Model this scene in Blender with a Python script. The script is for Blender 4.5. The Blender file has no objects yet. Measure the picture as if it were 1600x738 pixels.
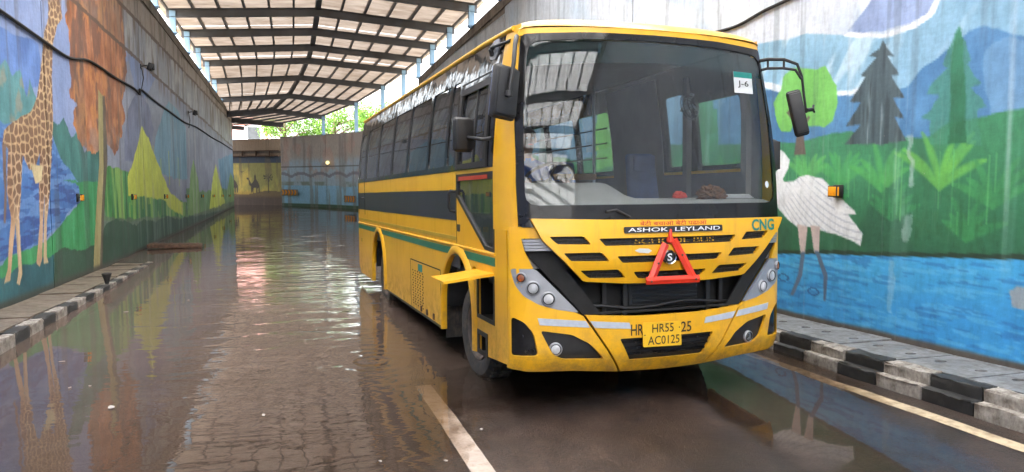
import bpy, bmesh, math, random
import numpy as np
from mathutils import Vector, Matrix

# ------------------------------------------------------------------ camera, sky, sun, exposure
# world axes: x across the underpass (right +), y along it (away +), z up; still water level at z = 0
R = math.radians
scene = bpy.context.scene
COL = scene.collection
cam_d = bpy.data.cameras.new('camera')
cam_d.sensor_width = 36.0
cam_d.lens = 36.0 * 1142 / 1600
cam_d.clip_start = 0.05
cam_d.clip_end = 3000
cam = bpy.data.objects.new('camera', cam_d)
COL.objects.link(cam)
cam.location = (0, 0, 1.88)
cam.rotation_euler = (R(90) - math.atan(89 / 1142), 0, R(-16.7))
scene.camera = cam

SUN_EL, SUN_AZ = R(56), R(205)
world = bpy.data.worlds.new('World')
scene.world = world
world.use_nodes = True
wn = world.node_tree
bg = wn.nodes['Background']
sky = wn.nodes.new('ShaderNodeTexSky')
sky.sky_type = 'NISHITA'
sky.sun_disc = False
sky.sun_elevation = SUN_EL
sky.sun_rotation = SUN_AZ
sky.dust_density = 6.0
sky.air_density = 1.3
hsv = wn.nodes.new('ShaderNodeHueSaturation')      # an overcast monsoon sky is nearly white
hsv.inputs['Saturation'].default_value = 0.25
wn.links.new(sky.outputs[0], hsv.inputs['Color'])
wn.links.new(hsv.outputs[0], bg.inputs['Color'])
bg.inputs['Strength'].default_value = 0.15
sun_d = bpy.data.lights.new('sun', 'SUN')
sun_d.energy = 1.5
sun_d.angle = R(25)
sun_d.color = (1.0, 0.96, 0.9)
sun = bpy.data.objects.new('sun', sun_d)
COL.objects.link(sun)
sun.rotation_euler = (R(90) - SUN_EL, 0, R(180) - SUN_AZ)
scene.view_settings.view_transform = 'Standard'
scene.view_settings.look = 'None'
scene.view_settings.gamma = 1.0
scene.view_settings.use_curve_mapping = False
scene.view_settings.exposure = 3.72
scene.cycles.max_bounces = 10
scene.cycles.diffuse_bounces = 5
scene.cycles.glossy_bounces = 4
scene.cycles.transparent_max_bounces = 16
scene.cycles.use_denoising = True
scene.cycles.caustics_reflective = False
scene.cycles.caustics_refractive = False
scene.cycles.sample_clamp_indirect = 6.0

rnd = random.Random(7)

# ------------------------------------------------------------------ helpers
def tag(o, label=None, cat=None, group=None, kind=None):
    if label: o['label'] = label
    if cat: o['category'] = cat
    if group: o['group'] = group
    if kind: o['kind'] = kind
    return o

def empty(name, loc=(0, 0, 0), rot=(0, 0, 0)):
    o = bpy.data.objects.new(name, None)
    o.empty_display_size = 0.2
    o.location = loc
    o.rotation_euler = rot
    COL.objects.link(o)
    return o

def link_mesh(name, me, mat, parent=None, sharp=None):
    if mat is not None:
        for m in (mat if isinstance(mat, (list, tuple)) else [mat]):
            me.materials.append(m)
    if sharp is not None:
        for p in me.polygons: p.use_smooth = True
        me.set_sharp_from_angle(angle=R(sharp))
    o = bpy.data.objects.new(name, me)
    COL.objects.link(o)
    if parent is not None: o.parent = parent
    return o

def bm_obj(name, bm, mat, parent=None, sharp=None, recalc=True):
    if recalc: bmesh.ops.recalc_face_normals(bm, faces=bm.faces[:])
    me = bpy.data.meshes.new(name)
    bm.to_mesh(me)
    bm.free()
    return link_mesh(name, me, mat, parent, sharp)

def copy_tree(o, parent=None):
    c = o.copy()
    COL.objects.link(c)
    c.parent = parent
    for ch in list(o.children): copy_tree(ch, c)
    return c

def add_box(bm, c, s, rot=None, bevel=0.0):
    r = bmesh.ops.create_cube(bm, size=1.0)
    vs = r['verts']
    for v in vs: v.co = Vector((v.co.x * s[0], v.co.y * s[1], v.co.z * s[2]))
    if bevel > 0:
        es = list({e for v in vs for e in v.link_edges})
        rb = bmesh.ops.bevel(bm, geom=es, offset=bevel, segments=2, affect='EDGES', profile=0.5)
        vs = list({v for f in rb['faces'] for v in f.verts} | {v for v in vs if v.is_valid})
    M = Matrix.Translation(Vector(c))
    if rot is not None: M = M @ rot
    bmesh.ops.transform(bm, matrix=M, verts=[v for v in vs if v.is_valid])
    return vs

def bxm(c, s, rot=None, bevel=0.0):
    bm = bmesh.new(); add_box(bm, c, s, rot, bevel); return bm

def add_tube(bm, pts, r, seg=8, caps=True):
    pts = [Vector(p) for p in pts]
    n = len(pts)
    rr = r if isinstance(r, (list, tuple)) else [r] * n
    rings = []
    ref = None
    for i, p in enumerate(pts):
        d = (pts[min(i + 1, n - 1)] - pts[max(i - 1, 0)]).normalized()
        if ref is None:
            ref = Vector((0, 0, 1)) if abs(d.z) < 0.9 else Vector((1, 0, 0))
        a = d.cross(ref).normalized()
        b = d.cross(a).normalized()
        ref = -b if ref.dot(b) < 0 else b
        a = d.cross(ref).normalized()
        rings.append([bm.verts.new(p + (a * math.cos(2 * math.pi * k / seg) + ref * math.sin(2 * math.pi * k / seg)) * rr[i]) for k in range(seg)])
    for i in range(n - 1):
        for k in range(seg):
            bm.faces.new((rings[i][k], rings[i][(k + 1) % seg], rings[i + 1][(k + 1) % seg], rings[i + 1][k]))
    if caps:
        bm.faces.new(rings[0][::-1]); bm.faces.new(rings[-1])

def add_lathe(bm, prof, M, seg=24):
    """prof: (radius, height) pairs turned about local z, placed by matrix M"""
    rings = []
    for r, h in prof:
        if r < 1e-5:
            rings.append([bm.verts.new(M @ Vector((0, 0, h)))])
        else:
            rings.append([bm.verts.new(M @ Vector((r * math.cos(2 * math.pi * k / seg), r * math.sin(2 * math.pi * k / seg), h))) for k in range(seg)])
    for A, B in zip(rings, rings[1:]):
        for k in range(seg):
            a, b = A[k % len(A)], A[(k + 1) % len(A)]
            c, d = B[(k + 1) % len(B)], B[k % len(B)]
            f = []
            for v in (a, b, c, d):
                if v not in f: f.append(v)
            if len(f) > 2: bm.faces.new(f)

def round_poly(poly, r, seg=4):
    out = []
    n = len(poly)
    for i in range(n):
        p0, p1, p2 = Vector(poly[i - 1]), Vector(poly[i]), Vector(poly[(i + 1) % n])
        a, b = p0 - p1, p2 - p1
        rr = min(r, a.length * 0.45, b.length * 0.45)
        A, B = p1 + a.normalized() * rr, p1 + b.normalized() * rr
        for k in range(seg + 1):
            t = k / seg
            out.append(tuple(A * (1 - t) ** 2 + p1 * 2 * t * (1 - t) + B * t * t))
    return out

def flat_tri(outer, holes=(), step=None):
    """a 2-D polygon with holes as a triangulated bmesh in the xy plane, cut into cells of size step"""
    bm = bmesh.new()
    edges = []
    for loop in [outer] + list(holes):
        vs = [bm.verts.new((p[0], p[1], 0)) for p in loop]
        for i in range(len(vs)): edges.append(bm.edges.new((vs[i], vs[(i + 1) % len(vs)])))
    bmesh.ops.triangle_fill(bm, use_beauty=True, use_dissolve=False, edges=edges, normal=(0, 0, 1))
    if step:
        sx, sy = step if isinstance(step, tuple) else (step, step)
        xs = [p[0] for p in outer]; ys = [p[1] for p in outer]
        for ax, lo, hi, s in ((0, min(xs), max(xs), sx), (1, min(ys), max(ys), sy)):
            if not s: continue
            k = math.floor(lo / s) + 1
            while k * s < hi:
                co = [0, 0, 0]; no = [0, 0, 0]; co[ax] = k * s + 1e-4; no[ax] = 1
                bmesh.ops.bisect_plane(bm, geom=bm.verts[:] + bm.edges[:] + bm.faces[:], plane_co=co, plane_no=no, dist=1e-6)
                k += 1
    return bm

def patch(name, outer, mapf, mat, parent, off=0.0, th=0.02, holes=(), step=0.12, sharp=35):
    """a sheet of thickness th cut to a 2-D outline and laid on the surface mapf(a, b, offset)"""
    bm = flat_tri(outer, holes, step)
    bm.verts.ensure_lookup_table()
    src = {v: (v.co.x, v.co.y) for v in bm.verts}
    faces = bm.faces[:]
    inner = {}
    bedges = [e for e in bm.edges if len(e.link_faces) == 1]
    for v in list(src): inner[v] = bm.verts.new(mapf(src[v][0], src[v][1], off - th))
    for f in faces: bm.faces.new([inner[v] for v in reversed(f.verts)])
    for e in bedges:
        a, b = e.verts
        try: bm.faces.new((a, b, inner[b], inner[a]))
        except ValueError: pass
    for v in src: v.co = Vector(mapf(src[v][0], src[v][1], off))
    return bm_obj(name, bm, mat, parent, sharp)

def text_mesh(body, x0, x1, z0, z1, shear=0.0, bold=0.0):
    """lettering scaled to fill a box, returned as 2-D verts and faces"""
    c = bpy.data.curves.new('lettering', 'FONT')
    c.body = body
    c.offset = bold
    c.resolution_u = 3
    o = bpy.data.objects.new('lettering', c)
    COL.objects.link(o)
    dg = bpy.context.evaluated_depsgraph_get()
    me = bpy.data.meshes.new_from_object(o.evaluated_get(dg))
    bpy.data.objects.remove(o)
    vs = [v.co.copy() for v in me.vertices]
    fs = [tuple(p.vertices) for p in me.polygons]
    bpy.data.meshes.remove(me)
    xs = [v.x for v in vs]; ys = [v.y for v in vs]
    kx = (x1 - x0) / (max(xs) - min(xs)); ky = (z1 - z0) / (max(ys) - min(ys))
    return [((v.x - min(xs)) * kx + x0 + shear * (v.y - min(ys)) * ky, (v.y - min(ys)) * ky + z0) for v in vs], fs

def lettering(name, body, box, mapf, mat, parent, off=0.004, bold=0.0, shear=0.0):
    vs, fs = text_mesh(body, *box, shear=shear, bold=bold)
    me = bpy.data.meshes.new(name)
    me.from_pydata([mapf(x, z, off) for x, z in vs], [], fs)
    return link_mesh(name, me, mat, parent)

# ------------------------------------------------------------------ materials
class NT:
    def __init__(s, name):
        s.m = bpy.data.materials.new(name)
        s.m.use_nodes = True
        s.t = s.m.node_tree
        s.t.nodes.clear()
        s.out = s.t.nodes.new('ShaderNodeOutputMaterial')
    def n(s, kind, **kw):
        nd = s.t.nodes.new('ShaderNode' + kind)
        for k, v in kw.items():
            if hasattr(nd, k) and k not in nd.inputs: setattr(nd, k, v)
            else: s.set(nd, k, v)
        return nd
    def set(s, nd, k, v):
        i = nd.inputs[k]
        if isinstance(v, bpy.types.NodeSocket): s.t.links.new(v, i)
        elif isinstance(v, (tuple, list)) and len(v) == 3 and i.type == 'RGBA': i.default_value = (*v, 1)
        else: i.default_value = v
    def mix(s, fac, a, b, mode='MIX'):
        nd = s.t.nodes.new('ShaderNodeMix')
        nd.data_type = 'RGBA'; nd.blend_type = mode
        for i, v in ((0, fac), (6, a), (7, b)):
            sk = nd.inputs[i]
            if isinstance(v, bpy.types.NodeSocket): s.t.links.new(v, sk)
            elif isinstance(v, (tuple, list)): sk.default_value = (*v, 1)
            else: sk.default_value = v
        return nd.outputs[2]
    def math(s, op, a, b=0.0, c=0.0, clamp=False):
        nd = s.t.nodes.new('ShaderNodeMath'); nd.operation = op; nd.use_clamp = clamp
        for i, v in enumerate((a, b, c)):
            if isinstance(v, bpy.types.NodeSocket): s.t.links.new(v, nd.inputs[i])
            else: nd.inputs[i].default_value = v
        return nd.outputs[0]
    def obj(s): return s.n('TexCoord').outputs['Object']
    def pos(s): return s.n('NewGeometry').outputs['Position']
    def scaled(s, vec, sc):
        return s.n('Mapping', Vector=vec, Scale=sc).outputs[0]
    def noise(s, vec, scale, detail=4, rough=0.55, dist=0.0):
        return s.n('TexNoise', Vector=vec, Scale=scale, Detail=detail, Roughness=rough, Distortion=dist).outputs[0]
    def ramp(s, fac, stops):
        nd = s.t.nodes.new('ShaderNodeValToRGB')
        s.t.links.new(fac, nd.inputs[0])
        e = nd.color_ramp.elements
        while len(e) < len(stops): e.new(0.5)
        for el, (p, c) in zip(e, stops):
            el.position = p
            el.color = (*c, 1) if isinstance(c, (tuple, list)) else (c, c, c, 1)
        return nd.outputs[0]
    def bump(s, h, strength=0.3, dist=0.01):
        return s.n('Bump', Height=h, Strength=strength, Distance=dist).outputs[0]
    def done(s, shader):
        s.t.links.new(shader, s.out.inputs[0]); return s.m

def paint(name, col, rough=0.4, var=0.12, scale=6.0, metal=0.0, coat=0.0, dirt=None, dirt_amt=0.0, bump=0.0, bscale=60.0, spec=0.5):
    """plain coloured surface with uneven tone, dirt and fine relief"""
    t = NT(name)
    v = t.obj()
    n = t.noise(v, scale, 5, 0.6)
    dark = tuple(c * (1 - var * 1.6) for c in col); light = tuple(min(1, c * (1 + var)) for c in col)
    c = t.ramp(n, [(0.3, dark), (0.7, light)])
    r = rough
    if dirt is not None:
        m = t.ramp(t.noise(t.scaled(v, (1.0, 1.0, 0.55)), scale * 1.7, 8, 0.7), [(0.60 - 0.25 * dirt_amt, 0.0), (0.85 - 0.2 * dirt_amt, min(1.0, dirt_amt * 1.4))])
        c = t.mix(m, c, dirt)
        r = t.math('ADD', t.math('MULTIPLY', m, 0.35), rough)
    b = t.n('BsdfPrincipled', Roughness=r, Metallic=metal)
    t.set(b, 'Base Color', c); t.set(b, 'Coat Weight', coat); t.set(b, 'Coat Roughness', 0.08); t.set(b, 'Specular IOR Level', spec)
    if bump: t.set(b, 'Normal', t.bump(t.noise(v, bscale, 4), bump, 0.004 if bscale > 5 else 0.05))
    return t.done(b.outputs[0])

def glass(name, tint, body=(0.02, 0.02, 0.02), veil=0.04, ior=1.5, rough=0.0):
    """a thin pane: tinted see-through, Fresnel reflection, a faint film of dust"""
    t = NT(name)
    tr = t.n('BsdfTransparent', Color=tint)
    df = t.n('BsdfDiffuse', Color=body)
    v = t.obj()
    d = t.ramp(t.noise(t.scaled(v, (1, 1, 0.3)), 3.0, 6, 0.7), [(0.35, veil * 0.4), (0.75, veil * 1.6)])
    a = t.n('MixShader', Fac=d)
    t.t.links.new(tr.outputs[0], a.inputs[1]); t.t.links.new(df.outputs[0], a.inputs[2])
    gl = t.n('BsdfGlossy', Roughness=rough, Color=(1, 1, 1))
    bp = t.bump(t.noise(v, 1.1, 2), 0.05, 0.02)
    t.set(gl, 'Normal', bp)
    # same reflectance from either face of the pane
    back = t.n('NewGeometry').outputs['Backfacing']
    fr = t.n('Fresnel', IOR=t.math('ADD', t.math('MULTIPLY', back, 1.0 / ior - ior), ior))
    m = t.n('MixShader', Fac=fr.outputs[0])
    t.t.links.new(a.outputs[0], m.inputs[1]); t.t.links.new(gl.outputs[0], m.inputs[2])
    return t.done(m.outputs[0])

DUST = (0.16, 0.11, 0.07)
M = {}
def bus_paint():
    t = NT('bus_yellow_paint')
    v = t.obj()
    z = t.n('SeparateXYZ', Vector=v).outputs[2]
    c = t.ramp(t.noise(v, 2.2, 5, 0.6), [(0.3, (0.75, 0.38, 0.010)), (0.7, (0.84, 0.45, 0.013))])
    # rain-run grime, thrown mud low on the panels, small scuffs
    run = t.ramp(t.noise(t.scaled(v, (5, 5, 0.5)), 2.4, 7, 0.7), [(0.54, 0.0), (0.80, 0.42)])
    c = t.mix(run, c, (0.34, 0.19, 0.045))
    low = t.n('MapRange', Value=z, **{'From Min': 0.30, 'From Max': 0.85, 'To Min': 1.0, 'To Max': 0.0}).outputs[0]
    mud = t.math('MULTIPLY', low, t.ramp(t.noise(v, 9.0, 8, 0.75), [(0.42, 0.0), (0.66, 0.75)]))
    c = t.mix(mud, c, (0.20, 0.125, 0.065))
    scuff = t.ramp(t.noise(t.scaled(v, (1, 1, 4)), 11.0, 9, 0.8), [(0.66, 0.0), (0.74, 0.5)])
    c = t.mix(scuff, c, (0.28, 0.15, 0.04))
    b = t.n('BsdfPrincipled', Roughness=t.math('ADD', t.math('MULTIPLY', mud, 0.4), t.math('ADD', 0.30, t.math('MULTIPLY', run, 0.5))))
    t.set(b, 'Base Color', c); t.set(b, 'Coat Weight', 0.3); t.set(b, 'Coat Roughness', 0.12)
    t.set(b, 'Normal', t.bump(t.noise(v, 1.6, 3), 0.09, 0.03))
    return t.done(b.outputs[0])
M['yellow'] = bus_paint()
M['yellow_plain'] = paint('yellow_plate_paint', (0.80, 0.47, 0.02), 0.45, 0.05, 9.0)
M['green'] = paint('green_stripe', (0.015, 0.16, 0.10), 0.4, 0.12, 3.0, dirt=DUST, dirt_amt=0.15)
M['olive'] = paint('olive_stripe', (0.46, 0.29, 0.025), 0.45, 0.1, 3.0)
M['navy'] = paint('navy_band', (0.020, 0.024, 0.040), 0.42, 0.2, 2.0, dirt=DUST, dirt_amt=0.12)
M['black_gloss'] = paint('black_gloss', (0.012, 0.012, 0.013), 0.10, 0.2, 4.0, dirt=(0.10, 0.09, 0.08), dirt_amt=0.08, spec=0.38)
M['film'] = paint('wrinkled_black_film', (0.010, 0.010, 0.011), 0.07, 0.2, 4.0, spec=0.42, bump=0.26, bscale=1.2)
M['black'] = paint('black_plastic', (0.016, 0.016, 0.017), 0.5, 0.2, 9.0, dirt=(0.07, 0.06, 0.05), dirt_amt=0.2)
M['black_matt'] = paint('black_recess', (0.010, 0.010, 0.010), 0.85, 0.3, 9.0)
M['rubber'] = paint('tyre_rubber', (0.030, 0.029, 0.028), 0.8, 0.2, 12.0, dirt=(0.14, 0.11, 0.08), dirt_amt=0.55, bump=0.3)
M['rim'] = paint('wheel_rim', (0.10, 0.09, 0.085), 0.6, 0.3, 9.0, metal=0.4, dirt=DUST, dirt_amt=0.6)
M['silver'] = paint('silver_plastic', (0.33, 0.34, 0.36), 0.35, 0.08, 5.0, metal=0.3, dirt=(0.2, 0.17, 0.13), dirt_amt=0.15)
M['chrome'] = paint('chrome', (0.75, 0.75, 0.75), 0.12, 0.05, 5.0, metal=1.0)
M['reflector'] = paint('lamp_reflector', (0.85, 0.85, 0.85), 0.28, 0.04, 5.0, metal=0.6)
M['tape'] = paint('reflective_tape', (0.45, 0.49, 0.55), 0.35, 0.08, 20.0, dirt=DUST, dirt_amt=0.1)
M['white_print'] = paint('white_print', (0.75, 0.76, 0.78), 0.5, 0.05, 10)
M['black_print'] = paint('black_print', (0.02, 0.016, 0.012), 0.6, 0.2, 30)
M['red_print'] = paint('red_print', (0.50, 0.05, 0.02), 0.5, 0.1, 30)
M['teal_print'] = paint('teal_print', (0.01, 0.20, 0.17), 0.5, 0.1, 30)
M['red_plastic'] = paint('red_plastic', (0.66, 0.035, 0.012), 0.35, 0.08, 12)
M['blue_seat'] = paint('blue_seat_fabric', (0.06, 0.11, 0.27), 0.85, 0.15, 9, bump=0.3, bscale=180)
M['lining'] = paint('cabin_lining', (0.16, 0.155, 0.15), 0.75, 0.12, 3)
M['dash'] = paint('dashboard_vinyl', (0.33, 0.32, 0.31), 0.6, 0.06, 3)
M['floor'] = paint('cabin_floor', (0.06, 0.06, 0.06), 0.8, 0.2, 8)
M['wood'] = paint('varnished_rail', (0.30, 0.17, 0.06), 0.5, 0.15, 9)
M['skin'] = paint('skin', (0.22, 0.105, 0.06), 0.5, 0.05, 9)
M['hair'] = paint('hair', (0.01, 0.009, 0.008), 0.6, 0.2, 40)
M['shirt'] = paint('blue_shirt', (0.05, 0.09, 0.28), 0.85, 0.12, 9, bump=0.2, bscale=90)
M['trousers'] = paint('dark_trousers', (0.03, 0.03, 0.04), 0.85, 0.12, 9)
M['cloth'] = paint('brown_cloth', (0.16, 0.075, 0.035), 0.95, 0.5, 22, bump=0.6, bscale=60)
M['paper'] = paint('paper', (0.62, 0.63, 0.64), 0.7, 0.06, 8)
M['glass_front'] = glass('windscreen_glass', (0.85, 0.87, 0.87), (0.22, 0.22, 0.22), 0.025, 1.42)
M['glass_side'] = glass('tinted_side_glass', (0.50, 0.52, 0.53), (0.24, 0.25, 0.26), 0.16, 1.6)
M['glass_clear'] = glass('door_glass', (0.86, 0.92, 0.91), (0.3, 0.3, 0.3), 0.05, 1.5)
M['sun_strip'] = glass('tinted_strip', (0.20, 0.36, 0.37), (0.02, 0.10, 0.10), 0.20, 1.4)
M['lens'] = glass('lamp_lens', (0.95, 0.95, 0.95), (0.90, 0.91, 0.93), 0.50, 1.5)
M['lens_amber'] = glass('amber_lens', (0.9, 0.45, 0.25), (0.5, 0.16, 0.05), 0.35, 1.5)
M['mirror'] = paint('mirror_glass', (0.8, 0.8, 0.8), 0.03, 0.0, 1, metal=1.0)
M['amber'] = paint('amber_reflector', (0.95, 0.36, 0.02), 0.25, 0.1, 30, spec=0.8)
M['cable'] = paint('black_cable', (0.014, 0.013, 0.012), 0.7, 0.2, 5)
M['rust'] = paint('rusty_steel', (0.10, 0.055, 0.035), 0.85, 0.4, 12, bump=0.3)
M['rafter'] = paint('rafter_paint', (0.105, 0.11, 0.125), 0.55, 0.2, 0.9, dirt=(0.10, 0.07, 0.05), dirt_amt=0.4)
M['column'] = paint('pale_blue_steel', (0.24, 0.40, 0.56), 0.5, 0.1, 1.5, dirt=(0.2, 0.14, 0.09), dirt_amt=0.2)
M['concrete'] = paint('bare_concrete', (0.25, 0.22, 0.19), 0.9, 0.25, 1.6, dirt=(0.09, 0.07, 0.05), dirt_amt=0.5, bump=0.4, bscale=25)
M['slab'] = paint('paving_slab', (0.20, 0.20, 0.20), 0.5, 0.3, 3.0, dirt=(0.085, 0.078, 0.07), dirt_amt=0.7, bump=0.35, bscale=60)
M['kerb_white'] = paint('kerb_white', (0.38, 0.35, 0.31), 0.8, 0.25, 7.0, dirt=(0.10, 0.08, 0.065), dirt_amt=0.95, bump=0.6, bscale=40)
M['kerb_black'] = paint('kerb_black', (0.018, 0.018, 0.018), 0.6, 0.35, 7.0, dirt=(0.12, 0.105, 0.09), dirt_amt=0.28, bump=0.6, bscale=40)
M['line_white'] = paint('line_white', (0.40, 0.33, 0.28), 0.5, 0.12, 9.0, dirt=(0.14, 0.09, 0.06), dirt_amt=0.38)
M['line_yellow'] = paint('line_yellow', (0.48, 0.38, 0.25), 0.45, 0.14, 6.0, dirt=(0.13, 0.085, 0.055), dirt_amt=0.55)

def mural_material():
    t = NT('mural_paint')
    a = t.n('Attribute', attribute_name='paint')
    v = t.pos()
    st = t.noise(t.scaled(v, (7, 7, 3.0)), 1.6, 7, 0.68)
    c = t.mix(0.62, t.mix(0.05, a.outputs['Color'], (0.30, 0.30, 0.29)), t.ramp(st, [(0.28, 0.62), (0.50, 0.98), (0.74, 1.20)]), 'MULTIPLY')
    drip = t.ramp(t.noise(t.scaled(v, (9, 9, 0.35)), 1.0, 6, 0.7), [(0.60, 0.0), (0.84, 0.30)])
    c = t.mix(drip, c, (0.45, 0.46, 0.47))
    # dry-brush mottling and flaked spots down to the plaster
    br = t.ramp(t.noise(t.scaled(v, (3, 3, 9)), 3.0, 8, 0.75), [(0.30, 0.70), (0.55, 1.0), (0.75, 1.22)])
    c = t.mix(0.40, c, br, 'MULTIPLY')
    flake = t.ramp(t.noise(v, 6.5, 9, 0.78), [(0.665, 0.0), (0.70, 0.6)])
    c = t.mix(flake, c, (0.36, 0.35, 0.33))
    grime = t.ramp(t.noise(t.scaled(v, (4, 4, 0.25)), 1.0, 5, 0.7), [(0.60, 0.0), (0.84, 0.28)])
    c = t.mix(grime, c, (0.10, 0.09, 0.08))
    b = t.n('BsdfPrincipled', Roughness=0.6)
    t.set(b, 'Base Color', c)
    t.set(b, 'Normal', t.bump(t.noise(v, 14, 8, 0.7), 0.35, 0.01))
    return t.done(b.outputs[0])
M['mural'] = mural_material()

def sheet_material(name, through, tones=((0.34, 0.24, 0.17), (0.56, 0.44, 0.35), (0.68, 0.56, 0.46))):
    t = NT(name)
    v = t.pos()
    n = t.noise(t.scaled(v, (0.35, 0.8, 1)), 2.0, 6, 0.65)
    c = t.ramp(n, list(zip((0.30, 0.55, 0.75), tones)))
    d = t.n('BsdfDiffuse', Color=c)
    tl = t.n('BsdfTranslucent', Color=c)
    w = t.n('TexWave', Vector=v, Scale=4.2, Distortion=0.0, wave_type='BANDS', bands_direction='Y')
    bp = t.bump(w.outputs[0], 0.6, 0.03)
    t.set(d, 'Normal', bp)
    m = t.n('MixShader', Fac=through)
    t.t.links.new(d.outputs[0], m.inputs[1]); t.t.links.new(tl.outputs[0], m.inputs[2])
    return t.done(m.outputs[0])
M['sheet'] = sheet_material('dusty_roof_sheet', 0.075, ((0.33, 0.25, 0.19), (0.52, 0.43, 0.36), (0.64, 0.55, 0.47)))
M['sheet_unseen_bright'] = sheet_material('unseen_brightening_roof_sheet', 0.58, ((0.50, 0.49, 0.48), (0.66, 0.66, 0.66), (0.76, 0.77, 0.78)))  # unseen near bays: extra translucency added to brighten the foreground

def road_material():
    t = NT('wet_asphalt')
    v = t.pos()
    n = t.noise(v, 0.9, 6, 0.62)
    g = t.noise(v, 42, 4, 0.7)
    c = t.ramp(n, [(0.30, (0.018, 0.011, 0.008)), (0.70, (0.046, 0.028, 0.020))])
    c = t.mix(0.85, c, t.ramp(g, [(0.34, 0.25), (0.66, 1.9)]), 'MULTIPLY')
    c = t.mix(0.8, c, t.ramp(t.noise(t.scaled(v, (1, 0.45, 1)), 5.0, 7, 0.72), [(0.34, 0.45), (0.64, 1.5)]), 'MULTIPLY')
    b = t.n('BsdfPrincipled', Roughness=t.ramp(n, [(0.35, 0.30), (0.7, 0.50)]))
    t.set(b, 'Base Color', c)
    t.set(b, 'Normal', t.bump(t.noise(v, 45, 5, 0.75), 0.9, 0.010))
    return t.done(b.outputs[0])
M['road'] = road_material()

def water_material():
    t = NT('muddy_flood_water')
    v = t.pos()
    sx = t.n('SeparateXYZ', Vector=v)
    X, Y = sx.outputs[0], sx.outputs[1]
    # ripples: strongest in the open lane left of the bus, faint by the walls
    dx = t.math('DIVIDE', t.math('SUBTRACT', X, 0.0), 1.55)
    lane = t.math('POWER', 2.718, t.math('MULTIPLY', t.math('MULTIPLY', dx, dx), -1.0))
    far = t.n('MapRange', Value=Y, **{'From Min': 4.5, 'From Max': 9.0, 'To Min': 0.25, 'To Max': 1.0}).outputs[0]
    amp = t.math('ADD', t.math('MULTIPLY', t.math('MULTIPLY', lane, far), 1.0), 0.035)
    calm = t.ramp(t.noise(v, 0.55, 2, 0.5), [(0.36, 0.48), (0.62, 1.10)])
    amp = t.math('MULTIPLY', amp, calm)
    a = t.noise(t.scaled(v, (1.0, 2.2, 1)), 1.15, 2, 0.45, 0.8)
    b2 = t.noise(t.scaled(v, (1.2, 3.2, 1)), 5.0, 2, 0.5, 0.4)
    rv = t.n('VectorMath', operation='SUBTRACT'); t.t.links.new(v, rv.inputs[0]); rv.inputs[1].default_value = (0.75, 7.55, 0)
    ln = t.n('VectorMath', operation='LENGTH'); t.t.links.new(rv.outputs[0], ln.inputs[0])
    L = ln.outputs['Value']
    ring = t.math('MULTIPLY', t.math('SINE', t.math('MULTIPLY', L, 34.0)), t.math('POWER', 2.718, t.math('MULTIPLY', L, -1.6)))
    h = t.math('ADD', t.math('MULTIPLY', a, 1.0), t.math('MULTIPLY', b2, 0.10))
    h = t.math('ADD', t.math('MULTIPLY', h, amp), t.math('MULTIPLY', ring, 0.10))
    nrm = t.bump(h, 1.0, 0.022)
    at = t.n('Attribute', attribute_name='murk')
    mud = t.ramp(t.noise(v, 0.6, 5, 0.6), [(0.3, (0.112, 0.080, 0.062)), (0.7, (0.165, 0.120, 0.096))])
    tr = t.n('BsdfTransparent', Color=(0.80, 0.70, 0.60))
    df = t.n('BsdfDiffuse', Color=mud)
    body = t.n('MixShader', Fac=at.outputs['Fac'])
    t.t.links.new(tr.outputs[0], body.inputs[1]); t.t.links.new(df.outputs[0], body.inputs[2])
    dp = t.n('Attribute', attribute_name='depth').outputs['Fac']
    gl = t.n('BsdfGlossy', Roughness=t.n('MapRange', Value=dp, **{'From Min': 0.0, 'From Max': 0.020, 'To Min': 0.16, 'To Max': 0.012}).outputs[0])
    t.set(gl, 'Normal', nrm)
    fr = t.n('Fresnel', IOR=1.60); t.set(fr, 'Normal', nrm)
    m = t.n('MixShader', Fac=fr.outputs[0])
    t.t.links.new(body.outputs[0], m.inputs[1]); t.t.links.new(gl.outputs[0], m.inputs[2])
    # where the film is only millimetres deep the road's stones break through it
    grit = t.math('ADD', t.math('MULTIPLY', t.noise(v, 48, 4, 0.7), 0.030), t.math('MULTIPLY', t.noise(v, 5.0, 5, 0.65), 0.040))
    cover = t.n('MapRange', Value=t.math('SUBTRACT', t.math('ADD', dp, 0.026), grit), **{'From Min': -0.010, 'From Max': 0.016, 'To Min': 0.0, 'To Max': 1.0}).outputs[0]
    bare = t.n('BsdfTransparent', Color=(1, 1, 1))
    film = t.n('MixShader', Fac=cover)
    t.t.links.new(bare.outputs[0], film.inputs[1]); t.t.links.new(m.outputs[0], film.inputs[2])
    return t.done(film.outputs[0])
M['water'] = water_material()

def leaf_material(name, c0, c1):
    t = NT(name)
    c = t.ramp(t.noise(t.pos(), 1.2, 3), [(0.3, c0), (0.7, c1)])
    d = t.n('BsdfDiffuse', Color=c); tl = t.n('BsdfTranslucent', Color=c)
    m = t.n('MixShader', Fac=0.35)
    t.t.links.new(d.outputs[0], m.inputs[1]); t.t.links.new(tl.outputs[0], m.inputs[2])
    return t.done(m.outputs[0])
M['leaf'] = leaf_material('leaf_green', (0.05, 0.12, 0.02), (0.12, 0.22, 0.04))
M['bark'] = paint('bark', (0.09, 0.06, 0.04), 0.9, 0.3, 6, bump=0.5)
M['earth'] = paint('outer_ground', (0.14, 0.12, 0.08), 0.95, 0.3, 0.4)
M['brick_wash'] = paint('pink_wash', (0.50, 0.30, 0.27), 0.85, 0.15, 1.0, dirt=(0.2, 0.15, 0.12), dirt_amt=0.3)
M['red_steel'] = paint('red_steel', (0.42, 0.12, 0.10), 0.6, 0.2, 2)
M['blue_tin'] = paint('blue_tin', (0.12, 0.22, 0.42), 0.6, 0.2, 2)
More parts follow.
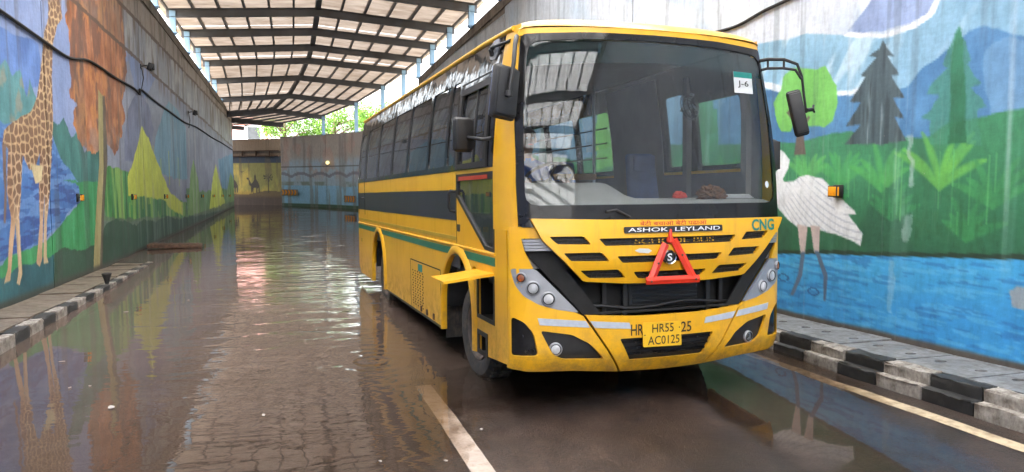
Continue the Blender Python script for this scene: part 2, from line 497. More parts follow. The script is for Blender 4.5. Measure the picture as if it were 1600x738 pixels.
M['pane_dark'] = paint('dark_pane', (0.03, 0.035, 0.04), 0.15, 0.2, 2)
M['lamp_glow'] = None
def glow(name, col, s):
    t = NT(name)
    e = t.n('Emission', Color=col, Strength=s)
    return t.done(e.outputs[0])
M['lamp_glow'] = glow('lit_lamp', (1.0, 0.80, 0.35), 0.15)

# ------------------------------------------------------------------ the painted walls: mural outlines in metres (along the wall, height)
MR = {
 'purple': [(6.93, 3.54), (6.79, 3.66), (6.59, 3.84), (5.74, 3.64), (5.85, 3.52), (6.08, 3.44), (6.41, 3.43)],
 'pale': [(9.95, 3.91), (8.66, 3.72), (7.99, 3.63), (7.63, 3.64), (7.18, 3.54), (6.73, 3.44), (6.24, 3.39), (5.92, 3.43), (5.76, 3.55), (5.71, 3.69), (4.63, 3.43), (4.56, 2.2), (9.89, 2.37)],
 'hill': [(9.93, 3.43), (8.56, 3.08), (8.22, 3.06), (7.98, 2.96), (7.15, 2.86), (6.84, 2.84), (6.42, 2.76), (6.04, 2.82), (5.86, 2.98), (5.64, 3.1), (5.4, 3.24), (5.21, 3.25), (5.02, 3.18), (4.61, 3.01), (4.56, 2.09), (9.88, 2.17)],
 'greyhill': [(5.16, 3.05), (5.01, 3.11), (4.61, 2.99), (4.57, 2.36), (5.03, 2.39), (5.21, 2.69)],
 'green': [(12.04, 2.46), (8.46, 2.37), (7.81, 2.34), (7.13, 2.41), (6.82, 2.42), (6.35, 2.32), (5.78, 2.29), (5.57, 2.43), (5.23, 2.45), (4.58, 2.49), (4.5, 1.18), (4.73, 1.18), (6.12, 1.07), (8.06, 0.9), (11.98, 0.61)],
 'water': [(11.98, 0.63), (8.06, 0.91), (6.12, 1.07), (4.73, 1.18), (4.5, 1.2), (4.44, 0.07), (11.92, -1.39)],
 'crown': [(8.16, 2.62), (8.24, 2.88), (8.09, 3.02), (8.03, 3.18), (7.85, 3.26), (7.59, 3.23), (7.44, 3.19), (7.27, 3.19), (7.16, 3.03), (7.07, 2.94), (7.06, 2.72), (7.11, 2.55), (7.24, 2.48), (7.52, 2.51), (7.63, 2.51), (7.82, 2.56), (7.87, 2.48), (8.06, 2.49)],
 'trunk': [(7.79, 2.18), (7.75, 2.44), (7.81, 2.58), (7.96, 2.72), (7.91, 2.75), (7.72, 2.63), (7.67, 2.56), (7.55, 2.65), (7.51, 2.63), (7.61, 2.52), (7.62, 2.39), (7.57, 2.18)],
 'pine': [(6.41, 3.35), (6.36, 3.26), (6.24, 3.15), (6.34, 3.17), (6.17, 2.95), (6.28, 2.96), (6.09, 2.71), (6.25, 2.73), (6.09, 2.5), (6.21, 2.52), (6.05, 2.27), (6.35, 2.25), (6.92, 2.27), (6.68, 2.48), (6.91, 2.48), (6.69, 2.72), (6.86, 2.74), (6.64, 2.99), (6.71, 3.02), (6.49, 3.18), (6.6, 3.21), (6.45, 3.27)],
 'pineb': [(5.49, 3.3), (5.4, 3.15), (5.32, 2.97), (5.35, 2.94), (5.21, 2.75), (5.31, 2.73), (5.13, 2.51), (5.23, 2.49), (5.18, 2.2), (5.78, 2.23), (5.75, 2.44), (5.87, 2.48), (5.67, 2.68), (5.8, 2.7), (5.61, 2.95), (5.67, 2.99), (5.55, 3.18)],
 'pinebcore': [(5.49, 3.3), (5.43, 3.19), (5.41, 2.95), (5.35, 2.21), (5.54, 2.22), (5.55, 2.97), (5.54, 3.21)],
 'body': [(8.13, 1.71), (8.01, 1.84), (7.78, 1.86), (7.67, 1.91), (7.53, 1.93), (7.26, 1.88), (7.1, 1.77), (6.94, 1.66), (6.73, 1.52), (6.7, 1.49), (6.83, 1.48), (6.59, 1.28), (6.62, 1.14), (6.76, 1.19), (7.02, 1.24), (7.24, 1.27), (7.46, 1.3), (7.7, 1.29), (7.89, 1.38), (8.08, 1.51)],
 'neck': [(8.32, 2.34), (8.12, 2.28), (7.98, 2.22), (7.87, 2.12), (7.9, 2.01), (8.0, 1.88), (7.9, 1.76), (8.13, 1.69), (8.22, 1.88), (8.09, 2.03), (8.07, 2.11), (8.32, 2.22)],
 'thigha': [(7.69, 1.32), (7.5, 1.3), (7.53, 0.97), (7.61, 0.96)],
 'thighb': [(7.45, 1.32), (7.28, 1.31), (7.28, 1.01), (7.37, 1.0)],
 'shina': [(7.6, 0.98), (7.53, 0.99), (7.57, 0.68), (7.72, 0.42), (7.79, 0.41), (7.65, 0.69)],
 'shinb': [(7.36, 1.02), (7.29, 1.02), (7.12, 0.75), (7.14, 0.44), (7.18, 0.44), (7.19, 0.73)],
 'wing': [(7.09, 1.64), (6.72, 1.52), (6.82, 1.48), (7.02, 1.5)],
 'patch': [(4.84, 0.9), (4.77, 0.95), (4.49, 0.98), (4.48, 0.76), (4.81, 0.76)],
 'purpleedge': [(7.0, 3.5), (6.88, 3.52), (6.41, 3.42), (6.07, 3.43), (5.85, 3.51), (5.74, 3.64), (5.69, 3.63), (5.77, 3.48), (5.99, 3.38), (6.36, 3.37), (6.83, 3.45)],
 'snow': [(8.49, 3.17), (8.16, 3.1), (7.78, 2.99), (7.15, 2.89), (6.85, 2.88), (6.64, 2.91), (6.63, 2.86), (6.84, 2.82), (7.26, 2.85), (7.83, 2.92), (8.22, 3.02), (8.49, 3.09)],
 'stain': [(6.05, 2.32), (5.99, 2.33), (5.94, 2.07), (5.96, 1.82), (6.01, 1.81), (6.0, 2.07)],
 'stainb': [(6.02, 1.52), (5.94, 1.54), (5.91, 1.43), (5.96, 1.23), (6.04, 1.21), (6.05, 1.35)],
}
ML = {
 'deep': [(11.19, 4.02), (12.06, 4.02), (13.68, 4.04), (13.78, 3.44), (12.95, 3.15), (12.44, 3.28), (11.08, 3.19)],
 'smear': [(11.11, 3.44), (11.97, 3.44), (12.23, 3.57), (12.45, 3.37), (12.73, 3.5), (13.01, 3.15), (13.14, 3.41), (13.43, 3.2), (13.5, 2.85), (12.61, 2.64), (10.97, 2.45)],
 'water': [(10.64, 2.74), (11.87, 2.7), (14.13, 2.69), (14.59, 2.22), (15.07, 2.09), (15.6, 1.82), (15.72, 1.45), (14.94, 1.3), (14.48, 1.08), (13.2, 0.85), (10.35, 0.64)],
 'green': [(14.65, 1.88), (17.24, 1.81), (16.72, 0.05), (14.07, 0.08), (10.29, 0.18), (10.35, 0.64), (11.58, 0.72), (13.19, 0.83), (14.4, 1.05), (15.01, 1.28), (15.72, 1.47), (15.6, 1.78)],
 'tealbot': [(10.34, 0.53), (11.56, 0.55), (12.57, 0.58), (13.97, 0.61), (13.97, -0.07), (10.27, 0.03)],
 'teal': [(14.16, 2.9), (14.5, 2.82), (14.89, 2.96), (15.32, 2.64), (15.76, 2.79), (16.15, 2.44), (16.81, 2.63), (17.42, 2.53), (17.27, 1.72), (14.63, 1.81), (14.22, 2.15)],
 'darkbot': [(13.94, 0.61), (14.53, 0.67), (15.31, 0.57), (16.7, 0.55), (17.45, 0.84), (18.35, 0.94), (19.46, 0.87), (20.39, 0.69), (21.82, 0.76), (23.76, 0.63), (25.51, 0.7), (28.22, 0.48), (31.68, 0.4), (38.89, 0.18), (57.63, -0.1), (57.19, -1.17), (16.58, -0.2), (13.83, -0.07)],
 'grave': [(17.31, 1.61), (17.66, 1.05), (29.85, 0.44), (57.82, 0.37), (57.48, -0.48), (17.22, 0.5)],
 'crown': [(15.58, 5.3), (15.38, 4.79), (15.53, 4.48), (15.31, 4.09), (15.48, 3.65), (15.28, 3.4), (15.66, 3.2), (15.35, 2.82), (15.86, 2.55), (16.54, 2.49), (17.03, 2.41), (17.88, 2.64), (18.74, 2.39), (19.35, 2.86), (19.91, 3.28), (19.84, 3.66), (20.27, 4.4), (20.3, 5.34), (20.14, 6.38)],
 'trunk': [(17.42, 3.76), (17.84, 3.67), (17.94, 2.3), (17.4, 1.2), (17.02, -0.04), (16.4, -0.02), (16.82, 1.23), (17.24, 2.15)],
 'trunkdark': [(17.78, 3.67), (18.01, 3.69), (17.99, 2.3), (17.51, 1.2), (17.13, -0.06), (16.92, -0.03), (17.29, 1.21), (17.63, 2.15)],
 'lav': [(17.33, 1.75), (17.72, 3.93), (19.44, 4.44), (20.58, 4.89), (21.39, 4.22), (22.48, 4.0), (24.09, 4.72), (26.61, 5.65), (60.69, 7.3), (57.67, -0.01), (17.26, 1.34)],
 'lavdark': [(19.84, 2.89), (20.34, 3.63), (21.65, 4.25), (22.23, 4.14), (23.13, 3.97), (23.81, 3.38), (23.14, 2.61), (19.72, 2.27)],
 'tealm': [(23.32, 2.03), (24.07, 3.12), (25.48, 3.89), (26.87, 4.47), (28.54, 4.37), (30.7, 3.84), (30.73, 1.83)],
 'cone': [(22.07, 3.34), (22.4, 3.18), (22.94, 3.04), (23.65, 2.63), (24.65, 2.23), (25.5, 1.78), (26.7, 1.39), (29.16, 1.04), (29.2, 0.57), (26.84, 0.81), (25.02, 1.24), (19.94, 1.49), (19.95, 1.96), (20.52, 2.17), (21.16, 2.63), (21.67, 3.07)],
 'strokes': [(17.51, 2.13), (18.09, 2.19), (20.05, 2.07), (25.07, 1.48), (30.33, 0.95), (30.17, 0.3), (17.31, 1.0)],
 'conec': [(32.69, 2.72), (34.16, 1.82), (34.42, 0.27), (30.56, 0.45), (31.48, 1.88)],
 'coned': [(41.91, 2.69), (44.1, 1.67), (47.75, 0.13), (38.04, 0.28), (39.61, 1.56)],
 'conee': [(51.47, 2.3), (58.06, 0.93), (57.57, -0.24), (45.98, 0.08)],
 'tealm2': [(43.03, 2.92), (53.03, 3.6), (59.15, 3.57), (57.67, -0.01), (46.21, 0.75)],
 'gir': [(14.31, 4.98), (14.94, 5.12), (15.07, 4.76), (14.74, 4.55), (14.46, 4.18), (14.3, 3.61), (14.27, 2.97), (14.1, 2.31), (13.88, 2.01), (13.56, 2.03), (13.48, 2.29), (13.16, 2.01), (12.93, 2.04), (12.71, 2.24), (12.59, 1.99), (12.08, 2.04), (12.1, 2.32), (11.91, 2.36), (11.99, 2.55), (12.46, 2.75), (13.06, 2.88), (13.49, 3.18), (13.79, 3.75), (14.01, 4.31), (14.25, 4.58)],
 'legs1': [(12.09, 2.24), (12.34, 2.25), (12.21, 1.7), (12.29, 1.37), (11.92, 0.43), (11.68, 0.42), (11.85, 0.62), (12.08, 1.33), (11.98, 1.7)],
 'legs2': [(12.29, 2.25), (12.69, 2.26), (12.55, 1.69), (12.41, 1.31), (12.42, 0.46), (12.29, 0.32), (12.17, 0.36), (12.27, 0.52), (12.25, 1.28), (12.21, 1.7)],
 'legs3': [(13.48, 2.29), (13.92, 2.25), (13.64, 1.67), (13.46, 1.16), (13.34, 0.6), (13.2, 0.48), (13.06, 0.56), (13.31, 1.17), (13.35, 1.68)],
 'legs4': [(13.67, 2.3), (14.1, 2.31), (13.9, 1.67), (13.65, 1.15), (13.57, 0.63), (13.65, 0.51), (13.4, 0.52), (13.52, 1.16), (13.64, 1.67)],
 'tail': [(11.89, 2.37), (12.03, 2.38), (11.98, 1.7), (11.87, 1.25), (11.8, 1.26), (11.89, 1.7)],
}

def lattice(ix, iy, seed):
    n = (ix.astype(np.int64) * 374761393 + iy.astype(np.int64) * 668265263 + seed * 1442695041) & 0x7fffffff
    n = ((n ^ (n >> 13)) * 1274126177) & 0x7fffffff
    n = ((n ^ (n >> 15)) * 974711) & 0x7fffffff
    return ((n >> 7) & 0xffff) / 65535.0

def vnoise(x, y, seed=0):
    ix, iy = np.floor(x), np.floor(y)
    fx, fy = x - ix, y - iy
    fx = fx * fx * (3 - 2 * fx); fy = fy * fy * (3 - 2 * fy)
    a = lattice(ix, iy, seed); b = lattice(ix + 1, iy, seed); c = lattice(ix, iy + 1, seed); d = lattice(ix + 1, iy + 1, seed)
    return (a * (1 - fx) + b * fx) * (1 - fy) + (c * (1 - fx) + d * fx) * fy

def fbm(x, y, seed=0, o=4):
    s, a, t = 0.0, 0.5, 0.0
    for k in range(o):
        s = s + a * vnoise(x, y, seed + k * 17); t += a
        x, y, a = x * 2.03 + 3.1, y * 2.03 + 1.7, a * 0.5
    return s / t

def sm(x, a, b):
    t = np.clip((x - a) / (b - a), 0, 1)
    return t * t * (3 - 2 * t)

class Mural:
    """hand painting on a wall: colours (0-255) at points U (along), Z (height)"""
    def __init__(s, U, Z, base):
        s.U, s.Z = U, Z
        s.c = np.empty((len(U), 3)); s.c[:] = base
    def lay(s, m, col, a=1.0):
        m = np.clip(m * a, 0, 1)[:, None]
        s.c = s.c * (1 - m) + np.asarray(col, float).reshape(-1, 3) * m
    def inside(s, poly, wob=0.0, freq=3.0, seed=1):
        U, Z = s.U, s.Z
        p = np.asarray(poly, float)
        k = wob * 1.5 + 0.05
        sel = np.where((U > p[:, 0].min() - k) & (U < p[:, 0].max() + k) & (Z > p[:, 1].min() - k) & (Z < p[:, 1].max() + k))[0]
        out = np.zeros(len(U))
        if len(sel) == 0: return out
        u, z = U[sel], Z[sel]
        if wob:
            u = u + wob * 2 * (fbm(u * freq, z * freq, seed) - 0.5); z = z + wob * 2 * (fbm(u * freq, z * freq, seed + 5) - 0.5)
        tot = np.zeros(len(sel))
        for du, dz in ((-.006, -.003), (.003, -.006), (.006, .003), (-.003, .006)):      # soft brush edge
            uu, zz = u + du, z + dz
            ins = np.zeros(len(sel), bool)
            x0, y0 = p[-1]
            for x1, y1 in p:
                if y0 != y1:
                    ins ^= ((y0 > zz) != (y1 > zz)) & (uu < (x1 - x0) * (zz - y0) / (y1 - y0) + x0)
                x0, y0 = x1, y1
            tot += ins
        out[sel] = tot / 4
        return out
    def fill(s, poly, col, wob=0.03, freq=3.0, seed=1, a=1.0, var=14, vs=(2.0, 2.0)):
        m = s.inside(poly, wob, freq, seed)
        n = (fbm(s.U * vs[0], s.Z * vs[1], seed + 31) - 0.5) * 2
        s.lay(m, np.asarray(col, float)[None, :] + n[:, None] * var * 2.2, a)
        return m
    def drips(s, poly, col, n, length, w, seed):
        r = random.Random(seed)
        p = np.asarray(poly)
        for _ in range(n):
            u = r.uniform(p[:, 0].min(), p[:, 0].max()); z = r.uniform(p[:, 1].min(), p[:, 1].max()); L = length * r.uniform(0.4, 1.3); ww = w * r.uniform(0.5, 1.4)
            s.lay(((abs(s.U - u) < ww) & (s.Z < z) & (s.Z > z - L)) * 1.0, col, r.uniform(0.25, 0.65))
    def frond(s, u, z, n, L, col, seed, w=0.046):
        r = random.Random(seed)
        sel = np.where((abs(s.U - u) < L * 1.3) & (s.Z > z - 0.1) & (s.Z < z + L * 1.3))[0]
        if len(sel) == 0: return
        uu, zz = s.U[sel], s.Z[sel]
        m = np.zeros(len(sel))
        for k in range(n):
            a0 = (k / (n - 1) - 0.5) * 1.5 + r.uniform(-.1, .1)
            l = L * r.uniform(0.75, 1.1)
            for i in range(26):
                t = i / 25
                px = u + math.sin(a0) * l * t + math.copysign(1, a0) * 0.22 * l * t * t; pz = z + math.cos(a0) * l * t * (1 - 0.38 * t * abs(a0))
                rad = w * (0.5 + 1.5 * t * (1 - t) * 2)
                m = np.maximum(m, 1 - sm(np.hypot(uu - px, (zz - pz)), rad * 0.35, rad * 1.15))
        M_ = np.zeros(len(s.U)); M_[sel] = m
        s.lay(M_ * (0.45 + 0.55 * fbm(s.U * 7, s.Z * 7, seed)), col, 0.95)
    def waves(s, mask, dark, light, fu, fz, seed, a=0.8):
        n = fbm(s.U * fu, s.Z * fz, seed, 3)
        s.lay(mask * sm(n, 0.55, 0.62), light, a * 0.7)
        n = fbm(s.U * fu * 1.1 + 7, s.Z * fz * 1.1 + 3, seed + 9, 3)
        s.lay(mask * sm(n, 0.58, 0.63), dark, a)
    def linear(s):
        c = np.clip(s.c, 0, 255) / 255.0
        return np.where(c <= 0.04045, c / 12.92, ((c + 0.055) / 1.055) ** 2.4) * 0.95

def mural_right(U, Z):
    m = Mural(U, Z, (206, 214, 226))
    n = fbm(U * 0.9, Z * 1.4, 3)
    m.lay(sm(n, 0.45, 0.7), (176, 196, 214), 0.8)
    m.lay(sm(fbm(U * 2.2, Z * 0.7, 8), 0.55, 0.7), (224, 229, 236), 0.8)
    m.lay(sm(Z, 4.6, 6.2) * sm(fbm(U, Z * 0.5, 12), 0.3, 0.6), (186, 190, 194), 0.6)
    m.fill(MR['purple'], (140, 160, 200), 0.05, 3, 2)
    m.fill(MR['pale'], (138, 182, 208), 0.04, 1.5, 3, var=12, vs=(1.2, 2.5))
    m.lay(m.inside(MR['pale'], 0.05, 1.5, 3) * sm(fbm(U * 3.0 + Z * 2.0, Z * 1.1, 21), 0.56, 0.70), (196, 220, 232), 0.8)
    m.fill(MR['purpleedge'], (232, 236, 242), 0.02, 3, 4)
    m.fill([(9.9, 2.2), (9.9, 3.2), (11.0, 3.9), (12.3, 3.2), (13.4, 4.2), (15.0, 3.6), (17, 4.4), (20, 3.8), (30, 4.4), (36, 3.6), (36, 2.2)], (118, 160, 198), 0.08, 1, 5)
    m.fill(MR['hill'], (72, 128, 176), 0.05, 3, 6, var=16)
    m.fill(MR['greyhill'], (120, 160, 194), 0.08, 3, 7, a=0.55)
    m.fill(MR['snow'], (226, 234, 242), 0.02, 3, 8)
    far = [(9.5, 0.9), (9.5, 2.25), (12, 2.45), (15, 2.3), (20, 2.6), (28, 2.3), (36, 2.4), (36, 0.2), (9.5, 0.6)]
    m.fill(far, (62, 142, 92), 0.08, 1.5, 9)
    m.fill(MR['green'], (46, 126, 84), 0.04, 2, 10, var=8, vs=(1.5, 1.5))
    gm = m.inside(MR['green'], 0.03, 2, 10)
    m.lay(gm * sm(2.0 - Z, -0.1, 0.9), (32, 98, 66), 0.8)
    m.lay(gm * sm(fbm(U * 1.6, Z * 1.1, 44), 0.5, 0.66), (28, 86, 62), 0.7)
    # foliage brushed in behind the plants
    for k, (u, z, nn, L) in enumerate([(7.55, 1.85, 7, 0.42), (6.95, 1.8, 8, 0.45), (6.35, 1.75, 8, 0.5), (5.62, 1.78, 7, 0.62), (5.05, 1.62, 6, 0.45), (7.2, 1.5, 7, 0.45), (6.2, 1.45, 6, 0.4), (5.3, 1.3, 6, 0.4), (8.5, 1.8, 7, 0.5), (9.3, 1.7, 7, 0.5)]):
        m.frond(u, z, nn, L, [(96, 182, 92), (70, 166, 88), (78, 172, 84), (112, 190, 74), (58, 146, 82), (50, 150, 80), (52, 144, 84), (50, 138, 76), (80, 170, 84), (70, 160, 84)][k], 60 + k)
    m.drips([(5.0, 2.2), (8.2, 2.0)], (92, 178, 104), 34, 0.55, 0.010, 5)
    m.drips([(5.0, 1.8), (8.2, 1.4)], (30, 100, 64), 30, 0.5, 0.014, 6)
    m.fill(MR['crown'], (116, 192, 88), 0.03, 4, 11, var=5)
    m.fill(MR['trunk'], (92, 78, 70), 0.008, 5, 12, var=8)
    m.fill(MR['pineb'], (58, 134, 106), 0.05, 5, 13, a=0.72, var=8, vs=(9, 0.8))
    m.fill(MR['pinebcore'], (24, 112, 74), 0.03, 5, 14, a=0.85)
    pm = m.fill(MR['pine'], (62, 82, 90), 0.012, 8, 15, var=8, vs=(18, 0.8))
    m.lay(pm * sm(fbm(U * 26, Z * 1.6, 71), 0.60, 0.70) * sm(3.0 - Z, 0, 0.5), (150, 165, 172), 0.6)
    m.lay(pm * sm(fbm(U * 16, Z * 1.2, 72), 0.55, 0.66), (36, 52, 58), 0.7)
    # a leafy tree and a pine further along, seen through the bus doors
    m.fill([(9.5, 2.1), (10.6, 2.1), (10.4, 2.9), (10.25, 2.9), (10.1, 3.4), (9.95, 4.0), (9.8, 3.4), (9.65, 2.9), (9.55, 2.9)], (54, 140, 96), 0.05, 4, 16)
    m.fill([(12.6, 2.1), (14.0, 2.1), (14.1, 3.0), (13.6, 3.7), (13.0, 3.6), (12.5, 2.9)], (116, 190, 92), 0.1, 3, 17)
    m.fill([(16.6, 2.1), (17.8, 2.1), (17.2, 4.2)], (60, 96, 96), 0.1, 3, 18)
    # river
    wtop = 1.19 - 0.08 * (U - 4.73)
    wtop = np.where(U > 9, 0.85, wtop) + 0.02 * (fbm(U * 3, U * 0, 4) - 0.5)
    wm = sm(wtop - Z, -0.008, 0.008)
    m.lay(wm, (60, 166, 222))
    m.lay(wm * sm(wtop - Z, 0.1, 0.6), (46, 148, 214), 0.8)
    m.waves(wm, (32, 116, 186), (112, 192, 232), 3.2, 26, 33, 0.6)
    m.lay(sm(Z - wtop, -0.012, 0.002) * (1 - sm(Z - wtop - 0.03 - 0.02 * vnoise(U * 9, U * 0, 3), -0.006, 0.010)), (20, 52, 34))
    # wading bird
    m.fill(MR['neck'], (226, 228, 232), 0.006, 5, 20, var=4)
    bm_ = m.fill(MR['body'], (232, 234, 238), 0.008, 5, 21, var=4)
    feather = np.sin((Z - 0.75 * U - 0.35 * (U - 7.6) ** 2 + 0.02 * fbm(U * 4, Z * 4, 95)) * 78)
    m.lay(bm_ * sm(feather, 0.45, 0.95) * sm(fbm(U * 4, Z * 4, 90), 0.30, 0.55), (178, 184, 198), 0.7)
    m.fill(MR['wing'], (238, 240, 243), 0.004, 5, 22, var=2)
    m.fill(MR['thigha'], (206, 186, 182), 0.004, 5, 23, var=4); m.fill(MR['thighb'], (206, 186, 182), 0.004, 5, 24, var=4)
    m.fill(MR['shina'], (84, 104, 132), 0.003, 5, 25, var=4); m.fill(MR['shinb'], (84, 104, 132), 0.003, 5, 26, var=4)
    for u0, z0 in ((7.93, 0.62), (7.36, 0.52)):
        m.lay((np.abs(np.hypot((U - u0) / 2.4, Z - z0) - 0.04) < 0.008) * 1.0, (24, 74, 130), 0.7)
    # washed-out streaks and bare patches
    m.fill(MR['stain'], (176, 190, 190), 0.06, 7, 27, a=0.6); m.fill(MR['stainb'], (150, 180, 172), 0.07, 6, 28, a=0.6)
    m.fill([(6.14, 1.0), (6.22, 1.02), (6.2, 0.5), (6.12, 0.46)], (140, 186, 216), 0.05, 6, 29, a=0.55)
    m.fill(MR['patch'], (158, 162, 166), 0.03, 5, 30, a=0.9)
    m.lay(sm(fbm(U * 5.5, Z * 0.22, 50), 0.60, 0.72) * sm(Z, 0.5, 2.2), (206, 214, 220), 0.42)
    m.lay(sm(fbm(U * 9, Z * 0.3, 53), 0.62, 0.75) * sm(Z, 0.8, 3), (70, 84, 92), 0.25)
    # grime at the foot, cement cap at the top
    foot = 0.28 - 0.027 * (U - 4)
    m.lay(1 - sm(Z - foot, 0.0, 0.03 + 0.05 * fbm(U * 3, Z * 3, 9)), (92, 72, 58), 0.9)
    return m.linear()

def mural_left(U, Z):
    m = Mural(U, Z, (126, 146, 190))
    m.lay(sm(fbm(U * 0.8, Z * 1.0, 2), 0.4, 0.7), (152, 166, 206), 0.7)
    m.fill(ML['deep'], (88, 124, 188), 0.12, 1.2, 2)
    m.fill([(4, 2.0), (4, 4.2), (9, 4.6), (11, 3.9), (12.2, 3.4), (12.2, 2.4)], (100, 124, 186), 0.15, 1, 3)
    m.fill(ML['lav'], (140, 147, 166), 0.12, 1.0, 4, vs=(0.8, 1.2))
    m.fill(ML['lavdark'], (118, 126, 156), 0.08, 1.5, 5)
    m.fill(ML['tealm'], (112, 158, 182), 0.08, 1.5, 6, vs=(2.5, 0.8)); m.fill(ML['tealm2'], (104, 150, 176), 0.1, 1.5, 7)
    m.fill(ML['smear'], (74, 132, 136), 0.07, 2.5, 8, var=18)
    m.lay(m.inside(ML['smear'], 0.07, 2.5, 8) * sm(fbm(U * 3, Z * 3, 12), 0.5, 0.65), (150, 140, 122), 0.7)
    m.fill([(4, 1.8), (4, 3.2), (6, 3.0), (8, 3.4), (10, 2.9), (12, 2.6), (12, 1.8)], (70, 128, 120), 0.15, 2, 9)
    m.fill(ML['teal'], (52, 114, 108), 0.08, 3, 10, var=16, vs=(4, 1.2))
    wm = m.fill(ML['water'], (62, 112, 176), 0.06, 3, 11)
    m.waves(wm, (38, 70, 140), (120, 156, 210), 1.5, 12, 34)
    m.fill(ML['green'], (50, 146, 84), 0.08, 3, 12, var=14, vs=(5, 0.9))
    m.fill(ML['tealbot'], (28, 92, 102), 0.08, 3, 13, var=14)
    sk = m.fill(ML['strokes'], (62, 142, 66), 0.08, 2, 14)
    m.lay(sk * sm(vnoise(U * 3.2, Z * 0.15, 31), 0.52, 0.6), (142, 182, 84), 0.85)
    m.lay(sk * sm(vnoise(U * 4.1 + 9, Z * 0.15, 37), 0.62, 0.68), (34, 104, 56), 0.85)
    m.fill([(30.3, 0.3), (30.3, 1.5), (36, 1.3), (45, 1.35), (54, 1.0), (54, 0.1)], (96, 142, 82), 0.15, 1, 15)
    m.fill(ML['conec'], (130, 172, 96), 0.1, 1, 16); m.fill(ML['conee'], (120, 160, 96), 0.1, 1, 17)
    m.fill(ML['cone'], (204, 214, 74), 0.08, 2.0, 18, var=9)
    m.drips(ML['cone'][6:], (196, 208, 78), 26, 0.9, 0.07, 4)
    m.fill(ML['coned'], (198, 210, 76), 0.1, 1, 19)
    m.fill(ML['grave'], (92, 112, 86), 0.08, 1.5, 20, a=0.85)
    m.fill(ML['darkbot'], (38, 76, 54), 0.08, 2.2, 21, var=8)
    # autumn tree
    cm = m.fill(ML['crown'], (172, 104, 60), 0.24, 2.4, 22, var=26, vs=(3, 2.4))
    m.lay(cm * sm(fbm(U * 2.6, Z * 1.5, 61), 0.54, 0.66), (112, 72, 56), 0.75)
    m.lay(cm * sm(fbm(U * 3.5 + 4, Z * 2.5, 63), 0.58, 0.68), (204, 132, 66), 0.8)
    m.lay(cm * sm(3.4 - Z, 0, 0.8) * sm(fbm(U * 2.2, Z * 2.2, 64), 0.42, 0.6), (152, 128, 120), 0.6)
    m.fill(ML['trunk'], (164, 152, 98), 0.03, 3, 23, var=10, vs=(6, 0.8)); m.fill(ML['trunkdark'], (92, 80, 66), 0.03, 3, 24, a=0.85)
    # giraffe with its net of patches
    g = m.fill(ML['gir'], (202, 170, 126), 0.03, 4, 25, var=8)
    for k, p in enumerate(('legs1', 'legs2', 'legs3', 'legs4')):
        g = np.maximum(g, m.fill(ML[p], [(196, 160, 122), (206, 176, 138), (198, 164, 128), (208, 180, 142)][k], 0.02, 4, 26 + k, var=8))
    m.fill(ML['tail'], (120, 92, 76), 0.02, 4, 33)
    sel = np.where((g > 0.5) & (Z > 1.1))[0]
    if len(sel):
        su, sz = 0.20, 0.15
        x, y = U[sel] / su, Z[sel] / sz
        d1 = np.full(len(sel), 9.0); d2 = np.full(len(sel), 9.0)
        for i in (-1, 0, 1):
            for j in (-1, 0, 1):
                cx, cy = np.floor(x) + i, np.floor(y) + j
                d = np.hypot(cx + 0.15 + 0.7 * lattice(cx, cy, 5) - x, cy + 0.15 + 0.7 * lattice(cx, cy, 9) - y)
                d2 = np.minimum(np.maximum(d1, d), d2); d1 = np.minimum(d1, d)
        sp = np.zeros(len(U)); sp[sel] = sm(d2 - d1, 0.12, 0.24) * sm(Z[sel], 1.1, 1.7)
        m.lay(sp, (112, 76, 52), 0.88)
    m.fill([(13.0, 2.1), (13.6, 2.1), (13.5, 1.85), (13.2, 1.8)], (214, 196, 150), 0.03, 4, 40)
    # above the painting: limewash over old plaster, rusty day joints, raw concrete
    l1 = 5.12 - 0.030 * (U - 20); l2 = 6.12 - 0.010 * (U - 20)
    up = sm(Z - l1, -0.10, 0.12) * sm(U, 12.5, 18.5)
    n = fbm(U * 1.2, Z * 1.2, 70)
    keep = 1 - cm * 0.75
    m.lay(up * keep, (158, 161, 166), 0.85)
    m.lay(up * keep * sm(n, 0.5, 0.66), (184, 186, 186), 0.8)
    m.lay(up * keep * sm(fbm(U * 2.6, Z * 0.6, 73), 0.55, 0.68), (112, 100, 88), 0.8)
    hi = sm(Z - l2, -0.05, 0.08)
    m.lay(hi * (1 - 0.6 * cm), (166, 155, 145)); m.lay(hi * (1 - 0.6 * cm) * sm(fbm(U * 2.0, Z * 0.7, 75), 0.46, 0.66), (122, 110, 100), 0.8)
    for l in (l1, l2):
        w = 0.03 + 0.05 * fbm(U * 3, U * 0, 77)
        m.lay((np.abs(Z - l + 0.03 * fbm(U * 2, U * 0, 79)) < w) * 1.0, (84, 62, 50), 0.85)
        m.lay(sm(l - Z, 0.0, 0.02) * (1 - sm(l - Z, 0.05, 0.6)) * sm(vnoise(U * 6, U * 0, 81), 0.55, 0.8), (98, 70, 52), 0.55)
    m.lay(sm(fbm(U * 3.0, Z * 0.25, 83), 0.58, 0.74) * sm(U, 18, 24), (172, 176, 178), 0.4)
    m.lay(sm(fbm(U * 4.0, Z * 0.22, 85), 0.60, 0.74), (78, 72, 70), 0.3)
    foot = 0.15 - 0.0165 * (U - 9)
    m.lay(1 - sm(Z - np.maximum(foot, 0.0), 0.02, 0.14), (70, 66, 56), 0.85)
    return m.linear()

